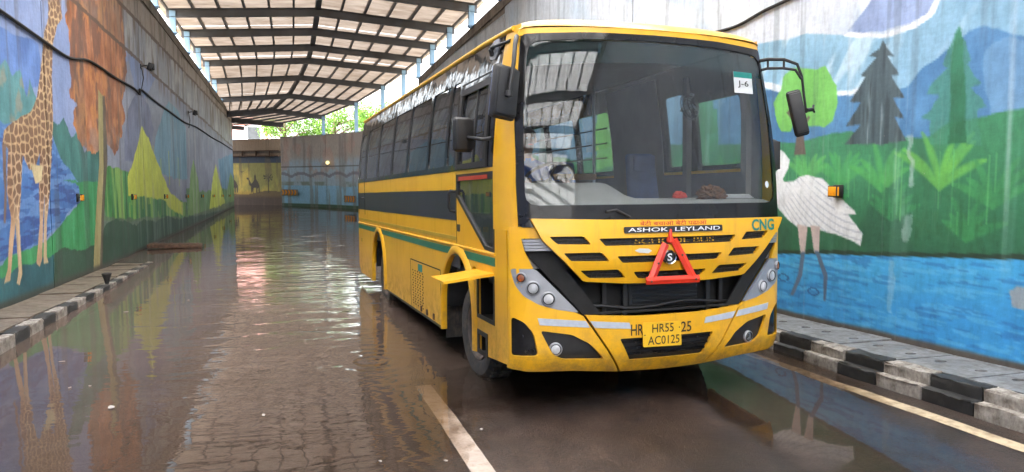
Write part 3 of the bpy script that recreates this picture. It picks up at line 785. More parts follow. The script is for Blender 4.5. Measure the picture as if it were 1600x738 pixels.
def mural_far(S, Z):
    m = Mural(S, Z, (176, 200, 218))
    m.lay(sm(Z, 2.9, 3.5), (184, 174, 166)); m.lay(sm(Z, 2.6, 3.4) * sm(fbm(S * 1.2, Z * 0.8, 3), 0.45, 0.62), (206, 190, 180), 0.8)
    m.lay(sm(fbm(S * 1.6, Z * 1.0, 5), 0.5, 0.64) * sm(Z, 1.5, 2.4), (196, 160, 146), 0.6)
    scal = 2.05 + 0.22 * np.abs(np.sin(S * 1.5))
    m.lay((np.abs(Z - scal) < 0.10) * 1.0, (128, 124, 140), 0.8)
    m.lay(((Z < 1.7) & (Z > 1.25)) * sm(fbm(S, Z, 7), 0.4, 0.6), (120, 134, 116), 0.7)
    lake = ((Z < 1.32 + 0.25 * fbm(S * 0.5, S * 0, 9))) * 1.0
    m.lay(lake, (150, 204, 236)); m.lay(((Z < 0.22)) * 1.0, (38, 84, 56))
    m.lay(sm(fbm(S * 3, Z * 0.3, 11), 0.56, 0.72), (128, 120, 116), 0.5)
    m.lay((np.abs(Z - 2.72) < 0.05) * 1.0, (70, 60, 56), 0.8)
    return m.linear()

def mural_camels(S, Z):
    """yellow dusk with two riders on camels and a palm; S runs left to right, 0 to 5 m"""
    m = Mural(S, Z, (226, 204, 96))
    m.lay(sm(fbm(S * 0.9, Z * 0.9, 3), 0.4, 0.65), (150, 150, 84), 0.8)
    m.lay(sm(1.2 - Z, 0, 0.5), (206, 164, 62), 0.8)
    dune = 1.05 + 0.15 * np.sin(S * 1.3 + 0.6)
    m.lay((Z < dune - 0.15) * 1.0, (104, 84, 56), 0.85); m.lay(sm(0.75 - Z, 0, 0.3), (80, 62, 50))
    def camel(x, z, k):
        return [(x + a * k, z + b * k) for a, b in [(-0.75, 0.95), (-0.8, 1.08), (-0.62, 1.1), (-0.5, 0.85), (-0.38, 0.62), (-0.2, 0.75), (-0.08, 0.95), (-0.06, 1.25), (0.0, 1.36), (0.07, 1.25), (0.1, 0.95), (0.3, 0.72), (0.42, 0.4), (0.38, -0.1), (0.3, -0.1), (0.28, 0.3), (0.2, 0.25), (0.18, -0.1), (0.1, -0.1), (0.1, 0.28), (-0.16, 0.28), (-0.18, -0.1), (-0.26, -0.1), (-0.28, 0.25), (-0.34, -0.1), (-0.42, -0.1), (-0.42, 0.4), (-0.55, 0.55), (-0.62, 0.9)]]
    m.fill(camel(2.35, 0.95, 0.95), (66, 58, 46), 0.02, 3, 5, var=5); m.fill(camel(4.3, 0.95, 0.95), (66, 58, 46), 0.02, 3, 6, var=5)
    m.fill([(5.42, 0.9), (5.52, 0.9), (5.5, 2.0), (5.42, 2.0)], (60, 56, 44), 0.01, 3, 7)
    for k in range(9):
        a = k * 2 * math.pi / 9
        m.fill([(5.46, 2.0), (5.46 + 0.42 * math.cos(a) - 0.05 * math.sin(a), 2.08 + 0.30 * math.sin(a)), (5.46 + 0.42 * math.cos(a), 1.95 + 0.30 * math.sin(a))], (60, 62, 44), 0.01, 3, 8)
    m.fill([(2.9, 2.5), (3.15, 2.35), (3.4, 2.5), (3.18, 2.42)], (70, 64, 60), 0.0, 3, 9)
    m.lay((Z > 3.05) * 1.0, (60, 78, 104)); m.lay((Z > 3.5) * 1.0, (140, 118, 96)); m.lay((Z > 3.72) * 1.0, (92, 80, 70)); m.lay((Z > 3.86) * 1.0, (158, 138, 116))
    m.lay(sm(fbm(S * 3, Z * 0.4, 11), 0.58, 0.74), (110, 96, 76), 0.5)
    return m.linear()

def wall_panel(name, parent, us, zs, place, fn, depth=0.02):
    """one painted panel: a fine grid that carries the paint, with turned-back edges"""
    us, zs = np.asarray(us), np.asarray(zs)
    nu, nz = len(us), len(zs)
    UU, ZZ = np.meshgrid(us, zs)
    U, Z = UU.ravel(), ZZ.ravel()
    co = place(U, Z, 0.0)
    idx = np.arange(nu * nz).reshape(nz, nu)
    q = np.stack([idx[:-1, :-1], idx[:-1, 1:], idx[1:, 1:], idx[1:, :-1]], -1).reshape(-1, 4)
    ring = np.concatenate([idx[0, :], idx[1:, -1], idx[-1, -2::-1], idx[-2:0:-1, 0]])
    back = place(U[ring], Z[ring], -depth)
    nb = len(ring); b0 = nu * nz
    rb = np.arange(nb)
    side = np.stack([ring, ring[(rb + 1) % nb], b0 + (rb + 1) % nb, b0 + rb], -1)
    faces = np.concatenate([q, side])
    verts = np.concatenate([co, back])
    me = bpy.data.meshes.new(name)
    me.vertices.add(len(verts)); me.vertices.foreach_set('co', verts.astype(np.float32).ravel())
    me.loops.add(faces.size); me.loops.foreach_set('vertex_index', faces.astype(np.int32).ravel())
    me.polygons.add(len(faces)); me.polygons.foreach_set('loop_start', np.arange(0, faces.size, 4, dtype=np.int32))
    me.update(calc_edges=True)
    c = fn(U, Z)
    c = np.concatenate([c, c[ring] * 0 + 0.10])
    at = me.color_attributes.new('paint', 'FLOAT_COLOR', 'POINT')
    at.data.foreach_set('color', np.concatenate([c, np.ones((len(c), 1))], 1).astype(np.float32).ravel())
    return link_mesh(name, me, M['mural'], parent)

def grade(a, b, steps):
    """positions from a to b; steps = list of (end, spacing)"""
    out = [a]
    for e, s in steps:
        e = min(e, b); n = max(1, int(round((e - out[-1]) / s)))
        if e > out[-1]: out += list(np.linspace(out[-1], e, n + 1)[1:])
    return out

def top_z(y): return 7.03 - 0.0265 * (np.minimum(np.maximum(y, -2), 56) - 25.7)
XL, XR = -3.87, 6.02

left_wall = empty('retaining_wall', (XL, 11, 0))
tag(left_wall, 'tall painted concrete retaining wall with giraffe, autumn tree and yellow-green cone trees', 'wall')
def place_left(u, z, d): return np.stack([XL + 0 * u + d - left_wall.location.x, u - left_wall.location.y, z], -1)
JL = [-45, 5.5, 13.9, 22.1, 30.3, 40.0, 54.0]
GL = [[(5.5, 1.2)], [(9.5, 0.25), (13.9, 0.02)], [(18, 0.028), (22.1, 0.04)], [(30.3, 0.07)], [(40, 0.12)], [(54, 0.25)]]
DZ = [0.5, 0.019, 0.022, 0.032, 0.05, 0.07]
for k in range(6):
    a, b = JL[k] + 0.012, JL[k + 1] - 0.012
    top = float(top_z((a + b) / 2)) - 0.28
    wall_panel('wall_panel', left_wall, grade(a, b, GL[k][:-1] + [(b, GL[k][-1][1])]), np.linspace(-1.2, top, int((top + 1.2) / DZ[k]) + 2), place_left, mural_left)
bm = bmesh.new()
for k in range(20):                               # the wall behind the painted face and its coping
    y0, y1 = -46 + 5 * k, -46 + 5 * (k + 1)
    y1 = min(y1, 54.0)
    t0, t1 = float(top_z(y0)), float(top_z(y1))
    vs = [bm.verts.new((x, y - 11, z)) for x in (-0.45, -0.021) for y, z in ((y0, -1.3), (y1, -1.3), (y1, t1), (y0, t0))]
    for f in ((0, 1, 2, 3), (7, 6, 5, 4), (0, 4, 5, 1), (1, 5, 6, 2), (2, 6, 7, 3), (3, 7, 4, 0)): bm.faces.new([vs[i] for i in f])
bm_obj('wall_core', bm, M['concrete'], left_wall)
for k in range(20):
    y0, y1 = -46 + 5 * k + 0.01, min(-46 + 5 * (k + 1), 54) - 0.01
    t0, t1 = float(top_z(y0)), float(top_z(y1))
    bm = bmesh.new()
    vs = [bm.verts.new((x, y - 11, z)) for x in (-0.45, 0.025) for y, z in ((y0, t0 - 0.30), (y1, t1 - 0.30), (y1, t1 + 0.012), (y0, t0 + 0.012))]
    for f in ((0, 1, 2, 3), (7, 6, 5, 4), (0, 4, 5, 1), (1, 5, 6, 2), (2, 6, 7, 3), (3, 7, 4, 0)): bm.faces.new([vs[i] for i in f])
    bm_obj('coping', bm, M['concrete'], left_wall)

right_wall = empty('retaining_wall', (XR, 8, 0))
tag(right_wall, 'bright painted concrete wall with wading bird, pines and blue river behind the bus', 'wall')
R0, Y0 = 27.0, 36.0
def place_right(u, z, d):
    x = np.where(u > Y0, XR - R0 * (1 - np.cos(np.maximum(u - Y0, 0) / R0)), XR) - d * np.where(u > Y0, np.cos((u - Y0) / R0), 1.0)
    y = np.where(u > Y0, Y0 + R0 * np.sin(np.maximum(u - Y0, 0) / R0), u) - d * np.where(u > Y0, np.sin((u - Y0) / R0), 0.0)
    return np.stack([x - XR, y - 8, z], -1)
JR = [-45, 3.9, 12.4, 20.8, 36.0]
GR = [[(3.9, 1.2)], [(9.6, 0.017), (12.4, 0.04)], [(20.8, 0.06)], [(36, 0.2)]]
DZR = [0.5, 0.017, 0.035, 0.08]
for k in range(4):
    a, b = JR[k] + 0.012, JR[k + 1] - 0.012
    top = float(top_z((a + b) / 2)) - 0.28
    zz = np.linspace(-1.0, top, int((top + 1.0) / DZR[k]) + 2)
    wall_panel('wall_panel', right_wall, grade(a, b, GR[k][:-1] + [(b, GR[k][-1][1])]), zz, place_right, mural_right)
def far_top(s): return 6.3 + (4.8 - 6.3) * np.clip((s - 36) / 9, 0, 1)
for k in range(4):
    a, b = 36.012 + 4.875 * k, 36 + 4.875 * (k + 1) - 0.012
    def pl(u, z, d):
        return place_right(u, -1.0 + (z + 1.0) * (far_top(u) + 1.0) / 5.8, d)
    wall_panel('wall_panel', right_wall, np.linspace(a, b, 60), np.linspace(-1.0, 4.8, 90), pl, mural_far)
bm = bmesh.new()
ys = [-46, -31, -24, -16, -8, 0, 8, 16, 24, 30, 36] + [36 + 1.5 * i for i in range(1, 13)] + [55.5]
pr = []
for y in ys:
    t = float(top_z(y)) if y <= 36 else float(far_top(y)) + 0.01
    if y == 36: t = 6.5
    ring = []
    for d, z in ((-0.021, -1.3), (-0.021, t), (-0.45, t), (-0.45, -1.3)):
        p = place_right(np.array([float(y)]), np.array([z]), d)[0]
        ring.append(bm.verts.new(p))
    pr.append(ring)
bm.faces.new(pr[-1])
for A, B in zip(pr, pr[1:]):
    for k in range(4): bm.faces.new((A[k], A[(k + 1) % 4], B[(k + 1) % 4], B[k]))
bm_obj('wall_core', bm, M['concrete'], right_wall)
for y0, y1 in ((-46, -38), (-38, -31), (-31, -24), (-24, -16), (-16, -8), (-8, 0), (0, 8), (8, 16), (16, 24), (24, 30), (30, 35.9)):
    bm = bmesh.new()
    vs = [bm.verts.new((x, y - 8, z)) for x in (0.45, -0.025) for y, z in ((y0 + .01, float(top_z(y0)) - 0.30), (y1 - .01, float(top_z(y1)) - 0.30), (y1 - .01, float(top_z(y1)) + 0.012), (y0 + .01, float(top_z(y0)) + 0.012))]
    for f in ((0, 1, 2, 3), (7, 6, 5, 4), (0, 4, 5, 1), (1, 5, 6, 2), (2, 6, 7, 3), (3, 7, 4, 0)): bm.faces.new([vs[i] for i in f])
    bm_obj('coping', bm, M['concrete'], right_wall)

camel_wall = empty('end_wall', (-6.0, 58.8, 0), (0, 0, R(-37)))
tag(camel_wall, 'far yellow painted wall with dark camel riders and a palm tree', 'wall')
def place_camel(u, z, d): return np.stack([u, -d + 0 * u, z], -1)
wall_panel('wall_panel', camel_wall, np.linspace(0, 6.6, 130), np.linspace(-1.0, 4.75, 110), place_camel, mural_camels)
bm_obj('wall_core', bxm((3.3, 0.24, 1.87), (6.5, 0.4, 5.72)), M['concrete'], camel_wall)
bm = bmesh.new(); add_box(bm, (3.3, -0.10, 3.52), (6.4, 0.18, 0.06)); add_box(bm, (3.3, -0.10, 3.9), (6.4, 0.10, 0.05))
for k in range(5): add_box(bm, (0.9 + 1.2 * k, -0.08, 3.7), (0.06, 0.08, 0.36))
bm_obj('railing', bm, M['rust'], camel_wall)
left_return = empty('end_wall', (-3.87, 54.0, 0))
tag(left_return, 'plain concrete wall turning left behind the giraffe wall at the far bend', 'wall')
bm_obj('wall_core', bxm((-8.3, 0.25, 2.4), (16, 0.44, 7.4)), M['concrete'], left_return)

# ------------------------------------------------------------------ road, water, pavements, outer ground
def road_z(x, y):
    yy = np.minimum(np.maximum(y, -60), 46)
    z = -0.008 - 0.0235 * (yy - 4)
    z = z + 0.055 * np.maximum(0, x - 4.35) - 0.020 * sm(-x, -1.1, 0.6) + 0.050 * sm(x, 0.3, 2.2) * (1 - sm(x - 3.05 - 0.30 * (y - 4), -0.40, 0.25)) * (1 - sm(y, 5.2, 8.0)) - 0.016 * sm(x, 3.0, 3.7) * (1 - sm(x, 4.15, 4.5))
    return z + 0.020 * (fbm(x * 0.9, y * 0.9, 91) - 0.5) + 0.012 * (fbm(x * 4, y * 4, 93, 5) - 0.5)

def sheet_grid(name, xs, ys, zf, mat, *attrs):
    xs, ys = np.asarray(xs, float), np.asarray(ys, float)
    X, Y = np.meshgrid(xs, ys); X, Y = X.ravel(), Y.ravel()
    Z = zf(X, Y)
    idx = np.arange(len(X)).reshape(len(ys), len(xs))
    q = np.stack([idx[:-1, :-1], idx[:-1, 1:], idx[1:, 1:], idx[1:, :-1]], -1).reshape(-1, 4)
    me = bpy.data.meshes.new(name)
    me.vertices.add(len(X)); me.vertices.foreach_set('co', np.stack([X, Y, Z], -1).astype(np.float32).ravel())
    me.loops.add(q.size); me.loops.foreach_set('vertex_index', q.astype(np.int32).ravel())
    me.polygons.add(len(q)); me.polygons.foreach_set('loop_start', np.arange(0, q.size, 4, dtype=np.int32))
    me.update(calc_edges=True)
    me.polygons.foreach_set('use_smooth', np.ones(len(q), bool))
    for attr in attrs:
        at = me.attributes.new(attr[0], 'FLOAT', 'POINT'); at.data.foreach_set('value', attr[1](X, Y).astype(np.float32))
    return link_mesh(name, me, mat)

road = sheet_grid('road', np.linspace(-3.1, 5.14, 230), grade(-60, 62, [(2, 4), (8, 0.035), (16, 0.15), (62, 1.0)]), road_z, M['road'])
tag(road, kind='structure')
def murk(x, y):
    d = np.maximum(-road_z(x, y), 0)
    return np.clip(1 - np.exp(-d * 7), 0, 0.97)
water = sheet_grid('flood_water', list(np.linspace(-30, -3.9, 8)) + list(np.linspace(-3.868, 6.018, 180)), grade(2.5, 75, [(9, 0.05), (18, 0.25), (75, 2)]), lambda x, y: 0 * x, M['water'], ('murk', murk), ('depth', lambda x, y: -road_z(x, y)))
tag(water, kind='structure')

def marking(name, x0, x1, y0, y1, mat):
    xs = np.linspace(x0, x1, 6); ys = np.linspace(y0, y1, max(4, int((y1 - y0) / 0.08)))
    o = sheet_grid(name, xs, ys, lambda x, y: road_z(x, y) + 0.005, mat)
    o.parent = road
    return o
for k, y0 in enumerate((3.0 - 5.6, 3.7, 10.7, 17.7)):
    marking('lane_dash', 1.06, 1.21, y0, y0 + 3.0, M['line_white'])
marking('edge_line', 4.735, 4.86, -20, 30, M['line_yellow'])

def walk_z(y): return 0.25 - 0.0270 * (y - 4.0)
def walk_left(y): return 0.15 - 0.0165 * (y - 9.0)
def pavement(name, x_kerb, x_wall, sgn, walk_z):
    bm = bmesh.new()
    xa, xb = x_kerb + sgn * 0.12, x_wall - sgn * 0.025
    ys = list(range(-20, 56, 4))
    rings = [[bm.verts.new((xa, y, walk_z(y) - 0.075)), bm.verts.new((xb, y, walk_z(y) - 0.055)), bm.verts.new((xb, y, walk_z(y) - 0.7)), bm.verts.new((xa, y, walk_z(y) - 0.7))] for y in ys]
    for A, B in zip(rings, rings[1:]):
        for k in range(4): bm.faces.new((A[k], A[(k + 1) % 4], B[(k + 1) % 4], B[k]))
    o = bm_obj(name, bm, M['concrete'])
    tag(o, kind='structure')
    return o
pave_r = pavement('pavement', 5.06, 6.02, 1, walk_z)
pave_l = pavement('pavement', -3.05, -3.87, -1, walk_left)

def block_mesh(L, W, H, seed, chip=0.012):
    r = random.Random(seed)
    bm = bmesh.new()
    add_box(bm, (0, 0, 0), (W, L, H), bevel=0.014)
    bmesh.ops.subdivide_edges(bm, edges=[e for e in bm.edges if e.calc_length() > 0.1], cuts=4, use_grid_fill=True)
    for v in bm.verts:
        edge = (abs(abs(v.co.x) - W / 2) < 0.03) + (abs(abs(v.co.z) - H / 2) < 0.03)
        k = chip * (1.6 if edge > 1 else 0.5)
        v.co += Vector((r.uniform(-1, 1), r.uniform(-1, 1) * 0.4, r.uniform(-1, 1))) * k * 0.55
        if edge > 1 and r.random() < 0.12: v.co *= 0.965
    bmesh.ops.recalc_face_normals(bm, faces=bm.faces[:])
    me = bpy.data.meshes.new('kerb_block'); bm.to_mesh(me); bm.free()
    for p in me.polygons: p.use_smooth = True
    me.set_sharp_from_angle(angle=R(40))
    return me

def kerb_row(parent, x, y0, n, L, W, H, zoff, first_black, seed, walk_z=walk_z):
    mb = [block_mesh(L - 0.012, W, H, seed + i) for i in range(8)]
    variants = {}
    for i in range(n):
        black = (i % 2 == 0) == first_black
        key = (i // 2 % 4 + (0 if black else 4), black)
        if key not in variants:
            me = mb[key[0]]; me.materials.clear(); me.materials.append(M['kerb_black' if black else 'kerb_white']); variants[key] = me
        y = y0 + (i + 0.5) * L
        o = bpy.data.objects.new('kerb_block', variants[key]); COL.objects.link(o); o.parent = parent
        o.location = (x + rnd.uniform(-.007, .007), y, walk_z(y) + zoff + rnd.uniform(-.006, .004))
        o.rotation_euler = (0.027 * -1 + rnd.uniform(-.008, .008), rnd.uniform(-.02, .02), rnd.uniform(-.012, .012))
kerb_row(pave_r, 5.135, 1.32, 24, 0.5, 0.15, 0.18, -0.185, True, 10)      # lower course
kerb_row(pave_r, 5.225, 1.32, 24, 0.5, 0.16, 0.135, -0.060, True, 30)     # upper course, set back
kerb_row(pave_l, -3.12, 6.42, 24, 0.5, 0.16, 0.26, -0.125, True, 50, walk_left)

def slab_mesh(L, W, seed, holes=True):
    """cover slab with two lifting slots sunk into the top"""
    r = random.Random(seed)
    def slot(cx, cy): return [(cx + 0.060 * math.cos(a), cy + 0.045 * math.sin(a)) for a in [2 * math.pi * k / 10 for k in range(10)]]
    H = [slot(0.0, -L * 0.28), slot(0.0, L * 0.28)] if holes else []
    outer = [(-W / 2, -L / 2), (W / 2, -L / 2), (W / 2, L / 2), (-W / 2, L / 2)]
    bm = flat_tri(outer, H, None)
    top = bm.verts[:]
    fs = bm.faces[:]
    be = [e for e in bm.edges if len(e.link_faces) == 1]
    low = {v: bm.verts.new((v.co.x, v.co.y, -0.05)) for v in top}
    for e in be: bm.faces.new((e.verts[0], e.verts[1], low[e.verts[1]], low[e.verts[0]]))
    for f in fs: bm.faces.new([low[v] for v in reversed(f.verts)])
    bm.faces.new([bm.verts.new(p) for p in ((-W / 2 + .02, -L / 2 + .02, -0.035), (W / 2 - .02, -L / 2 + .02, -0.035), (W / 2 - .02, L / 2 - .02, -0.035), (-W / 2 + .02, L / 2 - .02, -0.035))]).material_index = 1
    bmesh.ops.recalc_face_normals(bm, faces=bm.faces[:])
    me = bpy.data.meshes.new('paving_slab'); bm.to_mesh(me); bm.free()
    me.materials.append(M['slab']); me.materials.append(M['black_matt'])
    return me
sl = slab_mesh(0.735, 0.685, 3)
for i in range(18):
    y = 1.6 + 0.75 * (i + 0.5)
    o = bpy.data.objects.new('paving_slab', sl); COL.objects.link(o); o.parent = pave_r
    o.location = (5.655, y, walk_z(y) + 0.004 + rnd.uniform(-.008, .010))
    o.rotation_euler = (-0.027 + rnd.uniform(-.012, .012), rnd.uniform(-.02, .008), rnd.uniform(-.01, .01))
sl2 = slab_mesh(1.18, 0.60, 4, holes=False)
sl2.materials[0] = paint('muddy_slab', (0.16, 0.125, 0.095), 0.5, 0.3, 2.0, dirt=(0.07, 0.05, 0.035), dirt_amt=0.6, bump=0.35, bscale=40)
for i in range(11):
    y = 6.9 + 1.2 * (i + 0.5)
    o = bpy.data.objects.new('paving_slab', sl2); COL.objects.link(o); o.parent = pave_l
    o.location = (-3.52, y, walk_left(y) + 0.004 + rnd.uniform(-.008, .008))
    o.rotation_euler = (-0.027 + rnd.uniform(-.008, .008), rnd.uniform(-.01, .02), rnd.uniform(-.006, .006))

# ground outside the cutting, level with the street above it
bm = bmesh.new()
def quad(bm, pts): bm.faces.new([bm.verts.new(p) for p in pts])
GZ = 3.6
quad(bm, [(-1500, -1500, GZ), (-4.33, -1500, GZ), (-4.33, 54.4, GZ), (-1500, 54.4, GZ)])
quad(bm, [(6.48, -1500, GZ), (1500, -1500, GZ), (1500, 2000, GZ), (6.48, 2000, GZ)])
quad(bm, [(-1500, 59.5, GZ), (6.48, 59.5, GZ), (6.48, 2000, GZ), (-1500, 2000, GZ)])
quad(bm, [(-4.33, -1500, GZ), (6.48, -1500, GZ), (6.48, -61, GZ), (-4.33, -61, GZ)])
tag(bm_obj('ground', bm, M['earth']), kind='structure')

# ------------------------------------------------------------------ canopy over the cutting
def eave_z(y): return 8.10 - 0.0073 * y - 1.85 * float(sm(np.array([y]), 38, 54)[0])
def right_edge(y):
    if y <= Y0: return XR + 0.15
    s = min(0.999, (y - Y0) / R0)
    return XR - R0 * (1 - math.sqrt(1 - s * s)) + 0.15
canopy = empty('roof_canopy', (1.1, 20, 0))
tag(canopy, 'gabled steel canopy with beige translucent sheets spanning both painted walls', 'canopy')
cl = canopy.location
RY = [28.34 + 3.63 * k for k in range(-19, 9)]
RISE = 0.36
def roof_pt(y, t, dz=0.0):
    a, b = XL - 0.2 - 1.4 * max(0.0, y - 50), right_edge(min(y, 56.5))
    z = eave_z(y) + RISE * (1 - abs(2 * t - 1)) + dz
    return Vector((a + (b - a) * t - cl.x, y - cl.y, z))
def prism(bm, p0, p1, w, h):
    """bar of width w and depth h from p0 to p1, hanging below the line"""
    d = (p1 - p0).normalized(); s = d.cross(Vector((0, 0, 1))).normalized() * w / 2; dn = Vector((0, 0, -h))
    v = [bm.verts.new(p) for p in (p0 - s, p0 + s, p0 + s + dn, p0 - s + dn, p1 - s, p1 + s, p1 + s + dn, p1 - s + dn)]
    for f in ((0, 1, 2, 3), (7, 6, 5, 4), (0, 4, 5, 1), (1, 5, 6, 2), (2, 6, 7, 3), (3, 7, 4, 0)): bm.faces.new([v[i] for i in f])
def ibeam(bm, p0, p1, w, h):
    prism(bm, p0, p1, w, 0.025); prism(bm, p0 - Vector((0, 0, 0.025)), p1 - Vector((0, 0, 0.025)), 0.02, h - 0.05); prism(bm, p0 - Vector((0, 0, h - 0.025)), p1 - Vector((0, 0, h - 0.025)), w, 0.025)
for i, y in enumerate(RY):
    for t0, t1 in ((0, 0.5), (0.5, 1.0)):
        bm = bmesh.new()
        ibeam(bm, roof_pt(y, t0, -0.10), roof_pt(y, t1, -0.10), 0.16, 0.30)
        bm_obj('rafter', bm, M['rafter'], canopy)
    for t, sx in ((0.02, -1), (0.98, 1)):
        tp = roof_pt(y, t, -0.13)
        wt = float(top_z(y)) if (sx < 0 or y <= 36) else float(far_top(y))
        if y > 53.5: continue
        bm = bmesh.new()
        zb = wt - 0.05
        add_box(bm, (tp.x, tp.y, (tp.z - 0.05 + zb) / 2), (0.20, 0.16, tp.z - 0.05 - zb))
        add_box(bm, (tp.x, tp.y, zb + 0.075), (0.28, 0.26, 0.03))
        bm_obj('column', bm, M['column'], canopy)
PT = [k / 12 for k in range(13)]
for t in PT:
    for i in range(0, len(RY) - 1):
        if abs(t - 0.5) < 0.01: w, h = 0.20, 0.16
        else: w, h = 0.07, 0.10
        if i % 3 == 0:
            bm = bmesh.new()
            for j in range(i, min(i + 3, len(RY) - 1)):
                prism(bm, roof_pt(RY[j], t, -0.005), roof_pt(RY[j + 1], t, -0.005), w, h)
            bm_obj('ridge_beam' if w > 0.1 else 'purlin', bm, M['rafter'], canopy)
for i in range(len(RY) - 1):
    y0, y1 = RY[i], RY[i + 1]
    step = 1 if y0 > 2 else 2
    for k in range(0, 12, step):
        t0, t1 = PT[k] - (0.004 if k not in (0, 6) else 0.03 if k == 0 else 0.0), PT[k + step] + (0.004 if k + step not in (6, 12) else 0.03 if k + step == 12 else 0.0)
        bm = bmesh.new()
        n = 8
        dz = 0.004 + 0.011 * (k // step % 2) + 0.024 * (i % 2)
        rows = [[bm.verts.new(roof_pt(y0 + (y1 - y0) * j / n + (-0.03 if j == 0 else 0.03 if j == n else 0), t, 0.01 + dz + (0.022 if j % 2 else 0))) for t in (t0, t1)] for j in range(n + 1)]
        for A, B in zip(rows, rows[1:]): bm.faces.new((A[0], A[1], B[1], B[0]))
        bm_obj('roof_sheet', bm, M['sheet' if y0 > 17 else 'sheet_unseen_bright'], canopy, recalc=False)

# ------------------------------------------------------------------ the bus (local axes: x to its left side as seen from its front = right in the picture, y back, z up)
bus = empty('city_bus', (2.9195, 5.4868, -0.027), (-0.022, 0, R(3.0)))
tag(bus, 'yellow bus with black windows and green stripe parked in flood water', 'bus')

def body_w(z): return 1.285 - 0.13 * max(0.0, (z - 2) / 1.1) ** 1.5
def front_y(x, z):
    w = body_w(z) + 0.015
    q = min(1.0, abs(x) / w)
    B = 0.20 - 0.05 * min(1, max(0, (z - 1.4) / 0.6))
    v = B * (q ** 2.2 - 1)
    if q > 0.9: v += 0.07 * ((q - 0.9) / 0.1) ** 2.5
    if z > 1.5: v += 0.15 * ((z - 1.5) / 1.55) ** 1.2
    if z < 0.55: v += 0.10 * ((0.55 - z) / 0.22) ** 2
    return v
def F(x, z, off): return (x, front_y(x, z) - off, z)
def SL(y, z, off):                      # driver's side (left in the picture)
    return (-body_w(z) - off, y, z)
def SR(y, z, off): return (body_w(z) + off, y, z)
def mir(p): return [(-x, z) for x, z in p][::-1]
def rect(a, b, c, d): return [(a, c), (b, c), (b, d), (a, d)]

LEN = 8.58
FA, RA, TR = 1.37, 6.25, 0.475
AF, AR = 1.60, 6.30          # wheel-arch centres
def arch(yc, r, z0, n=14):
    """points of a wheel arch cut, front to back, starting and ending on the sill at z0"""
    h = 0.62
    return [(yc - r, z0)] + [(yc - r * math.cos(math.pi * k / n), h + (r + 0.03) * math.sin(math.pi * k / n)) for k in range(n + 1)] + [(yc + r, z0)]
def side_outline():
    s = 0.36
    return [(0.10, 0.42)] + arch(AF, 0.56, s) + arch(AR, 0.56, s) + [(LEN - 0.25, s), (LEN, 0.50), (LEN, 2.02), (0.40, 2.02), (0.40, 1.52), (0.14, 1.50)]

# --- near side (driver's side)
locker = rect(0.46, 0.93, 0.70, 1.09)
latch_r = rect(0.985, 1.085, 1.005, 1.13)
step_r = rect(0.66, 0.915, 0.375, 0.56)
# door opening: the black lower door glass comes down to a point above the sill stripe
door_tri = [(0.43, 1.30), (0.70, 1.31), (1.60, 1.76), (1.60, 1.985), (0.43, 1.985)]
patch('side_panel', side_outline(), SL, M['yellow'], bus, 0.0, 0.03, holes=[locker, latch_r, step_r, door_tri], step=(0.5, 0.35))
dg_ = patch('door_glass', [(0.445, 1.315), (0.70, 1.325), (1.585, 1.765), (1.585, 1.97), (0.445, 1.97)], SL, M['glass_side'], bus, -0.012, 0.006, step=(0.4, 0.3))
patch('door_glass_frame', [(0.43, 1.30), (0.70, 1.31), (1.60, 1.76), (1.60, 1.985), (0.43, 1.985)], SL, M['black'], bus, 0.004, 0.02, holes=[[(0.47, 1.335), (0.69, 1.345), (1.57, 1.785), (1.57, 1.92), (0.47, 1.92)]], step=(0.4, 0.3))
patch('red_strip', rect(0.60, 1.50, 1.925, 1.96), SL, M['red_print'], bus, 0.009, 0.004)
# seams around the door
for a, b in (((1.615, 1.31), (1.627, 2.0)), ((0.42, 1.285), (1.62, 1.297))):
    patch('door_seam', rect(a[0], b[0], a[1], b[1]), SL, M['black_matt'], bus, 0.002, 0.004)
bm = bmesh.new(); add_tube(bm, [SL(1.66, 1.82, 0.0), SL(1.665, 1.83, 0.05), SL(1.67, 1.80, 0.065), SL(1.67, 1.66, 0.065), SL(1.665, 1.63, 0.05), SL(1.66, 1.62, 0.0)], 0.013)
bm_obj('grab_handle', bm, M['black'], bus, 40)
patch('door_lock', round_poly(rect(1.50, 1.58, 1.43, 1.50), 0.01), SL, M['black'], bus, 0.008, 0.012)

# stripes and bands (thin films on the panel)
patch('navy_band', rect(1.635, LEN - 0.03, 1.535, 1.835), SL, M['navy'], bus, 0.004, 0.005, step=(0.6, 0.2))
patch('olive_stripe', rect(1.64, LEN - 0.03, 1.335, 1.375), SL, M['olive'], bus, 0.004, 0.005, step=(0.6, None))
patch('green_stripe', rect(0.42, LEN - 0.03, 1.185, 1.255), SL, M['green'], bus, 0.004, 0.005, step=(0.6, None))
def rail(name, y0, y1, z, r, mat, m=SL):
    bm = bmesh.new(); add_tube(bm, [m(y, z, 0.0) for y in np.linspace(y0, y1, 8)], r, 8); return bm_obj(name, bm, mat, bus, 60)
rail('rub_rail', 0.42, LEN - 0.03, 1.285, 0.014, M['yellow'])
patch('sill_strip', rect(2.25, 5.70, 0.345, 0.37), SL, M['black'], bus, 0.006, 0.04, step=(0.6, None))

